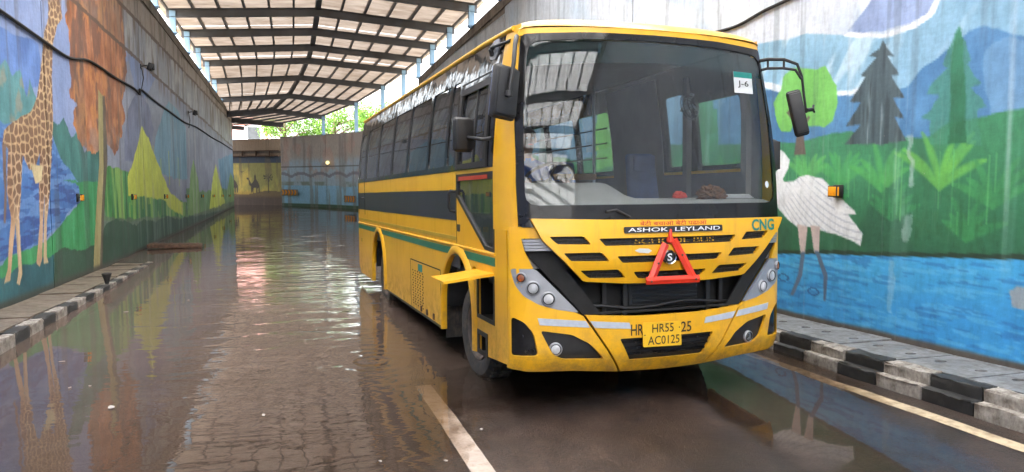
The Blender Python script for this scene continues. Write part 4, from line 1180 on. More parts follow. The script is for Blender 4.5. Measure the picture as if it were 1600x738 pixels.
def flare(yc, m, s):
    bm = bmesh.new()
    n = 22
    r = 0.585
    pts = [(yc - r, 0.36)] + [(yc - r * math.cos(math.pi * k / n), 0.62 + (r + 0.03) * math.sin(math.pi * k / n)) for k in range(n + 1)] + [(yc + r, 0.36)]
    rings = []
    for i, (y, z) in enumerate(pts):
        p, q = pts[max(0, i - 1)], pts[min(len(pts) - 1, i + 1)]
        d = Vector((q[0] - p[0], q[1] - p[1])).normalized(); nx, nz = -d.y, d.x
        ring = []
        for a, o in ((-0.025, -0.03), (-0.025, 0.022), (0.0, 0.034), (0.035, 0.024), (0.065, 0.004), (0.065, -0.01)):
            ring.append(bm.verts.new(m(y + nx * a, z + nz * a, o)))
        rings.append(ring)
    for A, B in zip(rings, rings[1:]):
        for k in range(5): bm.faces.new((A[k], A[k + 1], B[k + 1], B[k]))
    return bm_obj('wheel_arch', bm, M['yellow'], bus, 50)
for m in (SL, SR):
    flare(AF, m, 1); flare(AR, m, 1)

# engine hatch with punched vent, locker recesses, lifted locker flap
patch('hatch_seam', rect(2.30, 3.86, 0.968, 0.982), SL, M['black_matt'], bus, 0.003, 0.005, step=(0.5, None))
for y in (2.30, 3.86):
    patch('hatch_seam', rect(y - 0.004, y + 0.004, 0.38, 0.97), SL, M['black_matt'], bus, 0.003, 0.005)
bm = bmesh.new()
for i in range(14):
    for j in range(5):
        y = 3.16 + 0.135 * j + (0.03 if i % 2 else 0); z = 0.43 + 0.032 * i
        c = Vector(SL(y, z, 0.002))
        vs = [bm.verts.new(c + Vector((0, 0.030 * math.cos(a), 0.010 * math.sin(a)))) for a in [2 * math.pi * k / 8 for k in range(8)]]
        bm.faces.new(vs)
tag(bm_obj('vent_perforation', bm, M['black_matt'], bus), kind='stuff')
patch('hatch_badge', rect(3.20, 3.42, 0.86, 0.95), SL, M['teal_print'], bus, 0.004, 0.004)
for y in (2.62, 2.95, 3.25):
    bm = bmesh.new(); c = SL(y, 0.42, 0.0); add_box(bm, (c[0], y, 0.42), (0.03, 0.05, 0.07), bevel=0.008); bm_obj('hatch_latch', bm, M['rust'], bus)
def recess(name, o, depth, mat):
    (a, c), (b, _), (_, d), _2 = o
    bm = bmesh.new()
    x0 = -body_w((c + d) / 2) + 0.028; x1 = x0 + depth
    v = [bm.verts.new(p) for p in ((x0, a, c), (x0, b, c), (x0, b, d), (x0, a, d), (x1, a, c), (x1, b, c), (x1, b, d), (x1, a, d))]
    for f in ((4, 5, 6, 7), (0, 1, 5, 4), (1, 2, 6, 5), (2, 3, 7, 6), (3, 0, 4, 7)): bm.faces.new([v[i] for i in f])
    return bm_obj(name, bm, mat, bus, recalc=False)
recess('locker', locker, 0.45, M['black_matt'])
recess('latch_box', latch_r, 0.05, M['black'])
recess('step_box', step_r, 0.12, M['black'])
patch('step_frame', rect(0.64, 0.935, 0.36, 0.575), SL, M['black'], bus, 0.008, 0.012, holes=[rect(0.685, 0.89, 0.40, 0.535)])
bm_obj('step_lamp', bxm((-1.22, 0.81, 0.46), (0.03, 0.10, 0.10), bevel=0.01), M['olive'], bus)
patch('locker_frame', rect(0.44, 0.95, 0.68, 1.10), SL, M['black'], bus, 0.004, 0.012, holes=[rect(0.475, 0.915, 0.715, 1.075)])
bm = bmesh.new(); add_tube(bm, [(-1.14, 0.60, 0.74), (-1.16, 0.72, 0.76), (-1.14, 0.80, 0.74)], 0.02); bm_obj('locker_hose', bm, M['silver'], bus, 40)
bm = bmesh.new()                                                           # flap hinged along its top edge, propped level
fl = [(-1.285, 0.45, 1.125), (-1.285, 0.99, 1.112), (-1.70, 1.00, 1.060), (-1.72, 0.47, 1.072)]
v0 = [bm.verts.new(p) for p in fl]; v1 = [bm.verts.new((p[0], p[1], p[2] - 0.022)) for p in fl]
bm.faces.new(v0); bm.faces.new(v1[::-1])
for k in range(4): bm.faces.new((v0[k], v0[(k + 1) % 4], v1[(k + 1) % 4], v1[k]))
bm_obj('locker_flap', bm, M['yellow'], bus)

# --- window bands, both sides
ZB, ZT = 2.02, 3.16
def band(m, wins, side):
    outer = rect(0.42 if side < 0 else 0.30, LEN - 0.06, ZB + 0.002, ZT)
    patch('window_frame', outer, m, M['film'], bus, 0.006, 0.035, holes=[round_poly(rect(a + 0.03, b - 0.03, c + 0.02, d - 0.02), 0.05, 3) for a, b, c, d in wins], step=(0.6, 0.18))
    for a, b, c, d in wins:
        p = patch('window_pane', round_poly(rect(a + 0.02, b - 0.02, c + 0.01, d - 0.01), 0.05, 3), m, M['glass_side'] if side < 0 else M['glass_clear'], bus, -0.006, 0.006, step=(0.6, 0.18))
        if side < 0 and a > 1.5:
            patch('pane_bar', rect(a + 0.03, b - 0.03, (c + d) / 2 + 0.10, (c + d) / 2 + 0.115), m, M['black'], p, -0.016, 0.01, step=(0.6, None))
NEAR = [(0.72, 1.52, 2.05, 2.76), (1.68, 2.02, 2.06, 2.93), (2.05, 2.86, 2.06, 2.93), (2.89, 4.03, 2.06, 2.93), (4.06, 5.15, 2.06, 2.93), (5.18, 6.38, 2.06, 2.93), (6.41, 7.62, 2.06, 2.93), (7.80, 8.42, 2.06, 2.90)]
band(SL, NEAR, -1)
FARW = [(0.46, 1.26, 1.99 + 0.06, 2.74), (1.40, 1.85, 2.06, 2.86)] + [(3.14 + 1.1 * k, 4.16 + 1.1 * k, 2.06, 2.86) for k in range(4)]
band(SR, FARW, 1)
# driver's sliding window: raised frame and a half-open inner pane
patch('sliding_frame', rect(0.62, 1.60, 2.03, 2.80), SL, M['black'], bus, 0.022, 0.02, holes=[rect(0.70, 1.53, 2.08, 2.74)], step=(0.5, 0.18))
patch('sliding_pane', rect(1.08, 1.56, 2.06, 2.75), SL, M['glass_clear'], bus, -0.016, 0.006, step=(0.5, 0.18))
patch('window_divider', rect(1.05, 1.09, 2.06, 2.75), SL, M['black'], bus, 0.004, 0.025, step=(0.5, 0.18))
patch('film_seam', rect(0.66, 1.64, 2.845, 2.86), SL, M['black_matt'], bus, 0.009, 0.004)
for y in (2.0, 3.0, 4.2, 5.4, 6.6):
    patch('film_seam', rect(y, y + 0.008, 2.95, 3.14), SL, M['black_matt'], bus, 0.009, 0.004)
# rear door outline
for y in (7.70, 8.45):
    patch('rear_door_seam', rect(y, y + 0.012, 1.45, 2.93), SL, M['black_matt'], bus, 0.009, 0.005, step=(None, 0.2))
bm = bmesh.new(); add_tube(bm, [SL(7.82, 1.74, 0.0), SL(7.83, 1.74, 0.035), SL(7.95, 1.74, 0.035), SL(7.96, 1.74, 0.0)], 0.012); bm_obj('rear_door_handle', bm, M['black'], bus)
bm = bmesh.new(); add_box(bm, (SL(8.2, 1.0, 0)[0], 8.2, 0.98), (0.012, 0.14, 0.07), bevel=0.004); bm_obj('side_marker', bm, M['olive'], bus)
patch('side_panel', side_outline(), SR, M['yellow'], bus, 0.0, 0.03, step=(0.5, 0.35))

# --- roof, gutter, rear wall
bm = bmesh.new()
prof = []
for k in range(13):
    a = math.pi * k / 12
    x = -math.cos(a)
    prof.append((math.copysign(abs(x) ** 0.62, x) * 1.145, 3.125 + 0.085 * math.sin(a) ** 0.7))
rings = []
for y in [0.0, 0.05, 0.12, 0.25, 0.5, 2, 4, 6, 8, LEN - 0.15, LEN - 0.02]:
    ring = []
    for x, z in prof:
        yy = y; zz = z
        fr = front_y(x, 3.08) - 0.012
        if y <= 0.5:
            t = y / 0.5
            yy = fr + (0.5 - fr) * t
            zz = 3.085 + (z - 3.085) * min(1, 0.40 + 3.2 * t)
        elif y > LEN - 0.1: zz = z - 0.06
        ring.append(bm.verts.new((x, yy, zz)))
    rings.append(ring)
for A, B in zip(rings, rings[1:]):
    for k in range(len(A) - 1): bm.faces.new((A[k], A[k + 1], B[k + 1], B[k]))
bm_obj('roof', bm, M['yellow'], bus, 50)
for sx in (-1, 1):
    bm = bmesh.new(); add_tube(bm, [(sx * 1.150, y, 3.15 - (0.02 if y < 0.3 else 0)) for y in np.linspace(0.28, LEN - 0.1, 12)], 0.026, 8)
    bm_obj('gutter', bm, M['yellow'], bus, 60)
for yy in (1.6, 2.5): bm_obj('roof_bar', bxm((0.2, yy, 3.225), (0.5, 0.06, 0.05), bevel=0.01), M['rust'], bus)
def B_(x, z, off): return (x, LEN - 0.02 + off - 0.10 * max(0, (z - 2.0) / 1.2), z)
bw = [(-1.27, 0.5), (1.27, 0.5), (1.27, 2.02), (1.14, 3.14), (-1.14, 3.14), (-1.27, 2.02)]
patch('rear_panel', bw, B_, M['yellow'], bus, 0.0, 0.03, holes=[rect(-0.95, 0.95, 2.15, 2.85)], step=(0.4, 0.3))
patch('rear_window', rect(-0.97, 0.97, 2.13, 2.87), B_, M['glass_side'], bus, -0.01, 0.006)

# --- front: pillars, windscreen
def windscreen_outline(g):
    return round_poly([(-1.235 - g, 1.53 - g), (-1.24 - g, 1.9), (-1.225 - g, 2.4), (-1.14 - g, 3.06 + g * 0.4), (-0.6, 3.085 + g * 0.4), (0, 3.09 + g * 0.4), (0.6, 3.085 + g * 0.4), (1.14 + g, 3.06 + g * 0.4), (1.225 + g, 2.4), (1.24 + g, 1.9), (1.235 + g, 1.53 - g)], 0.04, 3)
clear_area = round_poly([(-1.185, 1.70), (-1.17, 2.4), (-1.10, 3.0), (-0.6, 3.03), (0, 3.04), (0.6, 3.03), (1.10, 3.0), (1.17, 2.4), (1.185, 1.70)], 0.10, 3)
patch('windscreen_border', windscreen_outline(0.0), F, M['black_gloss'], bus, 0.012, 0.02, holes=[clear_area], step=0.14)
ws = patch('windscreen', clear_area, F, M['glass_front'], bus, 0.004, 0.006, step=0.07, sharp=60)
patch('sun_strip', [(-1.10, 2.985), (-1.13, 2.80), (-0.6, 2.84), (0, 2.86), (0.6, 2.84), (1.13, 2.80), (1.10, 2.985), (0.6, 3.018), (0, 3.028), (-0.6, 3.018)], F, M['sun_strip'], bus, -0.008, 0.004, step=0.07)
st = patch('sticker', rect(0.775, 0.995, 2.655, 2.84), F, M['paper'], bus, 0.010, 0.004)
patch('sticker_band', rect(0.775, 0.995, 2.79, 2.84), F, M['teal_print'], st, 0.0125, 0.002)
lettering('sticker_text', 'J-6', (0.815, 0.945, 2.70, 2.765), F, M['black_print'], st, 0.0135, 0.01)
patch('sticker_dot', [(1.10 + 0.022 * math.cos(a), 1.86 + 0.03 * math.sin(a)) for a in [k * 0.5236 for k in range(12)]], F, M['paper'], bus, 0.009, 0.003)
# corner pillars wrap from windscreen edge round to the side
for sx in (-1, 1):
    bm = bmesh.new()
    rings = []
    for z in np.linspace(1.50, 3.15, 20):
        w = body_w(z)
        xin = (1.235 if z < 1.9 else 1.24 - 0.10 * ((z - 1.9) / 1.16) ** 1.3)
        pts = []
        for k in range(7):
            a = k / 6
            x = xin + (w + 0.008 - xin) * math.sin(a * math.pi / 2)
            y = front_y(xin, min(z, 3.08)) + 0.0 + (0.44 - front_y(xin, min(z, 3.08))) * (1 - math.cos(a * math.pi / 2)) ** 0.8
            pts.append(bm.verts.new((sx * x, y, z)))
        rings.append(pts)
    for A, B in zip(rings, rings[1:]):
        for k in range(6): bm.faces.new((A[k], A[k + 1], B[k + 1], B[k]))
    bm_obj('corner_pillar', bm, M['yellow'], bus, 50)
# header above the windscreen
patch('front_header', [(-1.16, 3.05), (-0.6, 3.08), (0, 3.085), (0.6, 3.08), (1.16, 3.05), (1.14, 3.105), (0.6, 3.13), (0, 3.138), (-0.6, 3.13), (-1.14, 3.105)], F, M['yellow'], bus, 0.008, 0.03, step=0.12)

# --- front: lower fascia in three bolted pieces round a black grille opening
V_in = [(-1.20, 1.345), (-0.735, 0.83), (0.735, 0.83), (1.20, 1.345)]
seam = [(-0.735, 0.825), (-0.40, 0.335)]
fogL = round_poly([(-1.08, 0.715), (-0.83, 0.675), (-0.685, 0.595), (-0.565, 0.468), (-0.90, 0.480), (-0.985, 0.525)], 0.03)
ventL = round_poly([(-1.282, 0.825), (-1.195, 0.780), (-1.128, 0.690), (-1.090, 0.512), (-1.282, 0.512)], 0.03)
lowg = round_poly([(-0.44, 0.625), (0.44, 0.625), (0.345, 0.443), (-0.345, 0.443)], 0.02)
cornerL = [(-1.292, 0.40), (-1.15, 0.375), (-0.80, 0.372), (-0.408, 0.338), (-0.742, 0.822), (-0.80, 0.85), (-1.05, 0.915), (-1.17, 0.985), (-1.215, 1.075), (-1.235, 1.205), (-1.13, 1.205), (-1.195, 1.345), (-1.218, 1.442), (-0.99, 1.442), (-1.07, 1.535), (-1.292, 1.535)]
for s in (1, -1):
    f = (lambda p: p) if s == 1 else mir
    patch('bumper_corner', f(cornerL), F, M['yellow'], bus, 0.006, 0.03, holes=[f(fogL), f(ventL)], step=0.09)
    patch('fog_recess', f(round_poly([(-1.11, 0.745), (-0.80, 0.70), (-0.66, 0.61), (-0.52, 0.445), (-0.92, 0.455), (-1.02, 0.50)], 0.02)), F, M['black'], bus, -0.030, 0.01, step=0.09)
    patch('corner_vent', f([(-1.288, 0.84), (-1.17, 0.81), (-1.10, 0.71), (-1.065, 0.49), (-1.288, 0.49)]), F, M['black_gloss'], bus, -0.022, 0.01, step=0.06)
bumper_mid = [(-0.725, 0.828), (-0.30, 0.802), (0.30, 0.802), (0.725, 0.828), (0.392, 0.338), (0, 0.328), (-0.392, 0.338)]
patch('bumper_centre', bumper_mid, F, M['yellow'], bus, 0.010, 0.03, holes=[lowg], step=0.09)
patch('lower_grille', [(-0.47, 0.65), (0.47, 0.65), (0.37, 0.42), (-0.37, 0.42)], F, M['black'], bus, -0.028, 0.01, step=0.1)
for z in (0.495, 0.545, 0.595):
    patch('lower_grille_bar', rect(-0.42 + (0.6 - z) * 0.5, 0.42 - (0.6 - z) * 0.5, z - 0.012, z + 0.006), F, M['black_gloss'], bus, -0.004, 0.02, step=(0.12, None))
# grille cavity
cav = [(-1.215, 1.36), (-0.70, 0.80), (0.70, 0.80), (1.215, 1.36), (1.0, 1.56), (-1.0, 1.56)]
patch('grille_cavity', cav, F, M['black_matt'], bus, -0.16, 0.01, step=0.15)
patch('grille_shroud', V_in + [], F, M['black_matt'], bus, -0.012, 0.015, holes=[[(-0.88, 1.20), (-0.60, 0.845), (0.60, 0.845), (0.88, 1.20)]], step=0.1)
for x in (-0.52, -0.34, 0.46, 0.60): bm_obj('radiator_bracket', bxm((x, front_y(x, 1) + 0.11, 0.95), (0.035, 0.03, 0.34)), M['black'], bus)
bm = bmesh.new(); add_box(bm, (0.05, -0.03, 0.99), (0.66, 0.03, 0.30), bevel=0.01)
for k in range(9): add_box(bm, (0.05, -0.07, 0.87 + 0.03 * k), (0.62, 0.014, 0.006))
bm_obj('radiator', bm, M['black'], bus)
for z, r in ((0.87, 0.014), (1.10, 0.012)):
    bm = bmesh.new(); add_tube(bm, [F(x, z + 0.02 * math.sin(x * 7), -0.09) for x in np.linspace(-0.7, 0.7, 12)], r); bm_obj('cavity_pipe', bm, M['black'], bus, 60)
# hood panel with nine slots
def FH(x, z, off):
    k = 0.06 * min(1, max(0, (z - 1.0) / 0.25))
    return (x, front_y(x * 0.985, z) - off - k, z)
hood = round_poly([(-1.165, 1.60), (-0.6, 1.585), (0, 1.575), (0.6, 1.575), (1.235, 1.572), (1.16, 1.46), (0.765, 1.09), (0.40, 1.068), (0, 1.06), (-0.40, 1.072), (-0.745, 1.098), (-1.08, 1.43)], 0.02, 2)
slots = []
for (xo, xi, xib, xob), (z0, z1) in (((1.03, 0.76, 0.70, 0.965), (1.458, 1.392)), ((0.92, 0.615, 0.55, 0.86), (1.328, 1.258)), ((0.785, 0.47, 0.40, 0.705), (1.188, 1.118))):
    L_ = [(-xo, z0), (-xi, z0), (-xib, z1), (-xob, z1 + 0.006)]
    slots += [L_, mir(L_)]
for xa, xb, z0, z1 in ((0.64, 0.585, 1.437, 1.378), (0.49, 0.44, 1.294, 1.240), (0.34, 0.292, 1.164, 1.108)):
    slots.append([(-xa, z0), (xa, z0), (xb, z1), (-xb, z1)])
slots = [round_poly(s, 0.016, 2) for s in slots]
patch('hood_panel', hood, FH, M['yellow'], bus, 0.0, 0.03, holes=slots, step=0.1)
patch('hood_backing', [(-1.05, 1.50), (1.05, 1.50), (0.70, 1.09), (-0.70, 1.09)], FH, M['black'], bus, -0.030, 0.006, step=0.12)
bm = bmesh.new()
for s in slots:
    xs = [p[0] for p in s]; zs = [p[1] for p in s]
    for k in range(3):
        z = min(zs) + (max(zs) - min(zs)) * (k + 0.5) / 3
        add_tube(bm, [FH(x, z, -0.016) for x in np.linspace(min(xs) + 0.02, max(xs) - 0.02, 6)], 0.0035, 4)
    n = int((max(xs) - min(xs)) / 0.04)
    for k in range(n):
        x = min(xs) + 0.04 * (k + 0.5)
        add_tube(bm, [FH(x - 0.012, min(zs), -0.018), FH(x + 0.012, max(zs), -0.018)], 0.003, 4)
tag(bm_obj('grille_mesh', bm, M['black'], bus), kind='stuff')
lettering('grille_lettering', 'SCHOOL BUS', (-0.33, 0.42, 1.385, 1.43), FH, M['yellow_plain'], bus, -0.022, 0.01)
patch('name_board', round_poly(rect(-0.43, 0.49, 1.475, 1.525), 0.012), FH, M['black'], bus, 0.010, 0.010, step=0.1)
lettering('name_lettering', 'ASHOK  LEYLAND', (-0.40, 0.46, 1.484, 1.516), FH, M['white_print'], bus, 0.0125, 0.008, 0.1)
lettering('slogan_lettering', 'बेटी बचाओ बेटी पढाओ', (-0.29, 0.335, 1.532, 1.573), FH, M['red_print'], bus, 0.004, 0.012)
lettering('fuel_lettering', 'CNG', (0.825, 1.105, 1.462, 1.562), FH, M['teal_print'], bus, 0.004, 0.030)
patch('paint_chip', [(-0.34, 1.335), (-0.30, 1.352), (-0.22, 1.348), (-0.19, 1.330), (-0.22, 1.312), (-0.30, 1.318)], FH, M['paper'], bus, 0.002, 0.003)
bm = bmesh.new()
ec = Vector(FH(-0.035, 1.275, 0.008)); EM = Matrix.Translation(ec) @ Matrix.Rotation(R(90), 4, 'X')
add_lathe(bm, [(0.0, 0.0), (0.042, 0.0), (0.052, 0.014), (0.058, 0.012), (0.058, -0.01)], EM, 24)
eb = bm_obj('emblem', bm, M['black'], bus, 40)
bm = bmesh.new(); add_lathe(bm, [(0.050, 0.012), (0.055, 0.018), (0.060, 0.010)], EM, 24); bm_obj('emblem_ring', bm, M['chrome'], eb, 60)
lettering('emblem_letter', 'S', (-0.057, -0.013, 1.244, 1.306), FH, M['white_print'], eb, 0.017, 0.02)
# silver fin badge under the windscreen corner, both sides
for s in (1, -1):
    f = (lambda p: p) if s == 1 else mir
    for k in range(4):
        z1 = 1.435 - 0.0235 * k; z0 = z1 - 0.019
        patch('fin', f([(-1.215 + 0.006 * k, z1), (-1.055 + 0.018 * k, z1), (-1.042 + 0.018 * k, z0), (-1.211 + 0.006 * k, z0)]), F, M['silver'], bus, 0.016, 0.03, step=0.08)
# headlamp clusters
hl = round_poly([(-1.288, 1.205), (-1.115, 1.203), (-0.775, 0.850), (-0.945, 0.878), (-1.09, 0.921), (-1.205, 0.99), (-1.26, 1.073)], 0.025, 3)
def lamp(name, x, z, r, off, lens, parent):
    c = Vector(F(x, z, off)); e = 0.02
    dx = Vector(F(x + e, z, off)) - Vector(F(x - e, z, off)); dz = Vector(F(x, z + e, off)) - Vector(F(x, z - e, off))
    n = dx.cross(dz).normalized()
    if n.y > 0: n = -n
    Mx = Matrix.Translation(c) @ n.to_track_quat('Z', 'Y').to_matrix().to_4x4()
    bm = bmesh.new(); add_lathe(bm, [(r * 1.28, -0.012), (r * 1.28, 0.006), (r * 1.12, 0.012), (r, 0.006)], Mx, 24)
    o = bm_obj(name, bm, M['silver'], parent, 40)
    bm = bmesh.new(); add_lathe(bm, [(r, 0.006), (r * 0.85, -0.012), (r * 0.5, -0.03), (0, -0.034)], Mx, 24)
    bm_obj('reflector', bm, M['reflector'], o, 60)
    bm = bmesh.new(); add_lathe(bm, [(r * 1.0, 0.005), (r * 0.8, 0.012), (r * 0.4, 0.017), (0, 0.018)], Mx, 24)
    bm_obj('lens', bm, lens, o, 70)
    bm = bmesh.new(); add_lathe(bm, [(r * 1.06, 0.006), (r * 0.96, 0.014), (r * 0.80, 0.006)], Mx, 24)
    bm_obj('bezel', bm, M['black'], o, 60)
    return o
for s in (1, -1):
    f = (lambda p: p) if s == 1 else mir
    patch('headlamp_cluster', f(hl), F, M['silver'], bus, 0.008, 0.03, step=0.06)
    lamp('indicator', s * -1.222, 1.135, 0.034, 0.012, M['lens_amber'], bus)
    lamp('headlamp', s * -1.135, 1.052, 0.046, 0.012, M['lens'], bus)
    lamp('headlamp', s * -1.018, 0.966, 0.046, 0.012, M['lens'], bus)
lamp('fog_lamp', -0.955, 0.560, 0.042, -0.012, M['lens'], bus)
lamp('fog_lamp', 0.865, 0.535, 0.040, -0.016, M['glass_side'], bus)
# reflective tape, painted number and number plate
for s in (1, -1):
    f = (lambda p: p) if s == 1 else mir
    patch('reflective_tape', f([(-1.10, 0.815), (-0.722, 0.782), (-0.690, 0.728), (-1.085, 0.760)]), F, M['tape'], bus, 0.010, 0.004, step=0.09)
    patch('reflective_tape', f([(-0.690, 0.780), (-0.36, 0.752), (-0.345, 0.702), (-0.652, 0.724)]), F, M['tape'], bus, 0.0135, 0.004, step=0.09)
lettering('painted_number', 'HR', (-0.345, -0.235, 0.645, 0.735), F, M['black_print'], bus, 0.0125, 0.012)
lettering('painted_number', '25', (0.115, 0.215, 0.645, 0.732), F, M['black_print'], bus, 0.0125, 0.012)
npx = [(-0.252, 0.748), (0.102, 0.742), (0.112, 0.540), (-0.246, 0.548)]
plate = patch('number_plate', round_poly(npx, 0.012), lambda x, z, off: (x, -0.225 - off, z), M['yellow_plain'], bus, 0.0, 0.006, step=None)
PLF = lambda x, z, off: (x, -0.225 - off, z)
lettering('plate_text', 'HR55', (-0.165, 0.035, 0.660, 0.730), PLF, M['black_print'], plate, 0.002, 0.006)
lettering('plate_text', 'AC0125', (-0.205, 0.090, 0.562, 0.632), PLF, M['black_print'], plate, 0.002, 0.006)
for x, z in ((-0.232, 0.645), (0.09, 0.69)):
    bm = bmesh.new(); add_lathe(bm, [(0.006, 0), (0.005, 0.003), (0, 0.003)], Matrix.Translation((x, -0.2255, z)) @ Matrix.Rotation(R(90), 4, 'X'), 8); bm_obj('rivet', bm, M['rust'], plate)
# wipers parked along the lower edge
for x0, x1 in ((-0.35, 0.62),):
    bm = bmesh.new(); add_tube(bm, [F(x0, 1.60, 0.03), F(x0 - 0.12, 1.66, 0.035), F(x0 - 0.20, 1.645, 0.03)], 0.009); bm_obj('wiper_arm', bm, M['black'], bus)

# --- mirrors
def mirror_head(name, c, w, h, d, rot, parent):
    bm = bmesh.new(); add_box(bm, (0, 0, 0), (w, d, h), bevel=min(0.035, d * 0.45))
    for v in bm.verts:
        if v.co.y < 0: v.co.x *= 0.93; v.co.z *= 0.95
    Mx = Matrix.Translation(Vector(c)) @ rot
    bmesh.ops.transform(bm, matrix=Mx, verts=bm.verts[:])
    o = bm_obj(name, bm, M['black'], parent, 40)
    bm = bmesh.new(); add_box(bm, (0, d / 2 + 0.001, 0), (w * 0.88, 0.004, h * 0.9)); bmesh.ops.transform(bm, matrix=Mx, verts=bm.verts[:])
    bm_obj('mirror_glass', bm, M['mirror'], o)
    bm = bmesh.new(); add_box(bm, (0, -d / 2 - 0.006, 0), (w * 0.80, 0.012, h * 0.84), bevel=0.005); bmesh.ops.transform(bm, matrix=Mx, verts=bm.verts[:])
    bm_obj('mirror_back_plate', bm, M['black'], o, 40)
    return o
E1 = lambda x, y, z: Matrix.Rotation(R(z), 4, 'Z') @ Matrix.Rotation(R(y), 4, 'Y') @ Matrix.Rotation(R(x), 4, 'X')
mirror_head('wing_mirror', (-1.33, 0.02, 2.575), 0.24, 0.42, 0.075, E1(0, 7, 18), bus)
bm = bmesh.new(); add_tube(bm, [(-1.13, 0.30, 3.04), (-1.19, 0.12, 3.03), (-1.24, 0.02, 2.95), (-1.27, -0.03, 2.80), (-1.31, -0.05, 2.62), (-1.32, -0.05, 2.53)], [0.020, 0.020, 0.018, 0.017, 0.016, 0.016])
add_lathe(bm, [(0.0, 0.03), (0.03, 0.02), (0.034, -0.02), (0, -0.03)], Matrix.Translation((-1.32, -0.045, 2.56)), 12)
bm_obj('mirror_arm', bm, M['black'], bus, 50)
patch('mirror_bracket', round_poly([(0.60, 3.12), (0.80, 3.12), (0.82, 2.97), (0.62, 2.94)], 0.05), SL, M['silver'], bus, 0.016, 0.02)
bm = bmesh.new(); add_tube(bm, [SL(0.72, 3.07, 0.02), SL(0.70, 3.03, 0.05), SL(0.72, 2.99, 0.02)], 0.022); add_tube(bm, [SL(0.70, 3.05, 0.05), (-1.17, 0.32, 3.04)], 0.014); bm_obj('mirror_hinge', bm, M['black'], bus, 50)
mirror_head('wing_mirror', (-1.46, 0.74, 2.305), 0.20, 0.30, 0.075, E1(0, 0, 14), bus)
bm = bmesh.new(); add_tube(bm, [SL(0.46, 2.26, 0.02), (-1.34, 0.54, 2.25), (-1.43, 0.70, 2.28)], 0.016); bm_obj('mirror_arm', bm, M['black'], bus, 50)
bm = bmesh.new()
add_tube(bm, [(1.12, 0.22, 2.97), (1.22, 0.12, 2.985), (1.33, 0.04, 2.975), (1.43, -0.01, 2.93), (1.475, -0.02, 2.82), (1.50, -0.02, 2.66), (1.53, -0.02, 2.50)], [0.016, 0.016, 0.015, 0.014, 0.013, 0.012, 0.011])
add_tube(bm, [(1.13, 0.22, 2.88), (1.22, 0.13, 2.905), (1.33, 0.05, 2.90), (1.42, 0.0, 2.88), (1.47, -0.02, 2.80)], 0.013)
for x, y in ((1.22, 0.125), (1.33, 0.045)): add_tube(bm, [(x, y, 2.90), (x, y, 2.985)], 0.010)
bm_obj('mirror_arm', bm, M['black'], bus, 50)
mirror_head('wing_mirror', (1.47, 0.02, 2.50), 0.135, 0.42, 0.06, E1(0, -13, -24), bus)
bm = bmesh.new(); add_tube(bm, [(1.50, -0.06, 2.52), (1.575, -0.05, 2.53)], 0.018); add_tube(bm, [(1.575, -0.05, 2.53), (1.60, -0.03, 2.57)], 0.01); add_tube(bm, [(1.575, -0.05, 2.53), (1.61, -0.03, 2.51)], 0.01); bm_obj('mirror_joint', bm, M['black'], bus, 50)
mirror_head('wing_mirror', (1.325, 0.16, 2.125), 0.09, 0.30, 0.09, E1(0, 0, -10), bus)

# --- wheels
def wheel(x, y, sgn, steer=0.0):
    Mx = Matrix.Rotation(R(90) * sgn, 4, 'Y')
    bm = bmesh.new()
    add_lathe(bm, [(0.0, -0.04), (0.10, -0.035), (0.105, 0.02), (0.12, -0.045), (0.20, -0.075), (0.245, -0.06), (0.265, 0.0), (0.285, 0.01), (0.285, -0.2)][::-1], Mx, 28)
    for k in range(8):
        a = k * math.pi / 4
        add_lathe(bm, [(0.016, -0.08), (0.016, -0.04), (0, -0.04)], Mx @ Matrix.Translation((0.165 * math.cos(a), 0.165 * math.sin(a), 0)), 6)
    w = bm_obj('wheel', bm, M['rim'], bus, 40)
    w.location = (x, y, TR); w.rotation_euler = (0, 0, steer)
    bm = bmesh.new()
    add_lathe(bm, [(0.28, -0.02), (0.30, 0.012), (0.37, 0.030), (0.43, 0.020), (TR - 0.015, -0.012), (TR, -0.035), (TR, -0.20), (TR - 0.02, -0.235), (0.37, -0.26), (0.28, -0.24)], Mx, 40)
    for k in range(44):
        a = k * 2 * math.pi / 44
        for h, tw in ((-0.045, 0.25), (-0.125, -0.2), (-0.19, 0.25)):
            Bm = Mx @ Matrix.Rotation(a, 4, 'Z') @ Matrix.Translation((TR + 0.002, 0, h)) @ Matrix.Rotation(tw, 4, 'X')
            add_box(bm, (0, 0, 0), (0.016, 0.040, 0.055), rot=Bm)
    bm_obj('tyre', bm, M['rubber'], w, 35)
    return w
wheel(-1.15, FA, -1, R(3)); wheel(1.15, FA, 1, R(3)); wheel(-1.18, RA, -1); wheel(1.18, RA, 1)
for y in (AF, AR):
    for sx in (-1, 1):
        bm = bmesh.new()
        n = 12
        r = 0.57
        A = [bm.verts.new((sx * 1.24, y - r * math.cos(math.pi * k / n), 0.60 + (r + .03) * math.sin(math.pi * k / n))) for k in range(n + 1)]
        Bv = [bm.verts.new((sx * 0.78, v.co.y, v.co.z)) for v in A]
        for k in range(n): bm.faces.new((A[k], A[k + 1], Bv[k + 1], Bv[k]))
        bm.faces.new(Bv)
        bm_obj('wheel_housing', bm, M['black_matt'], bus)
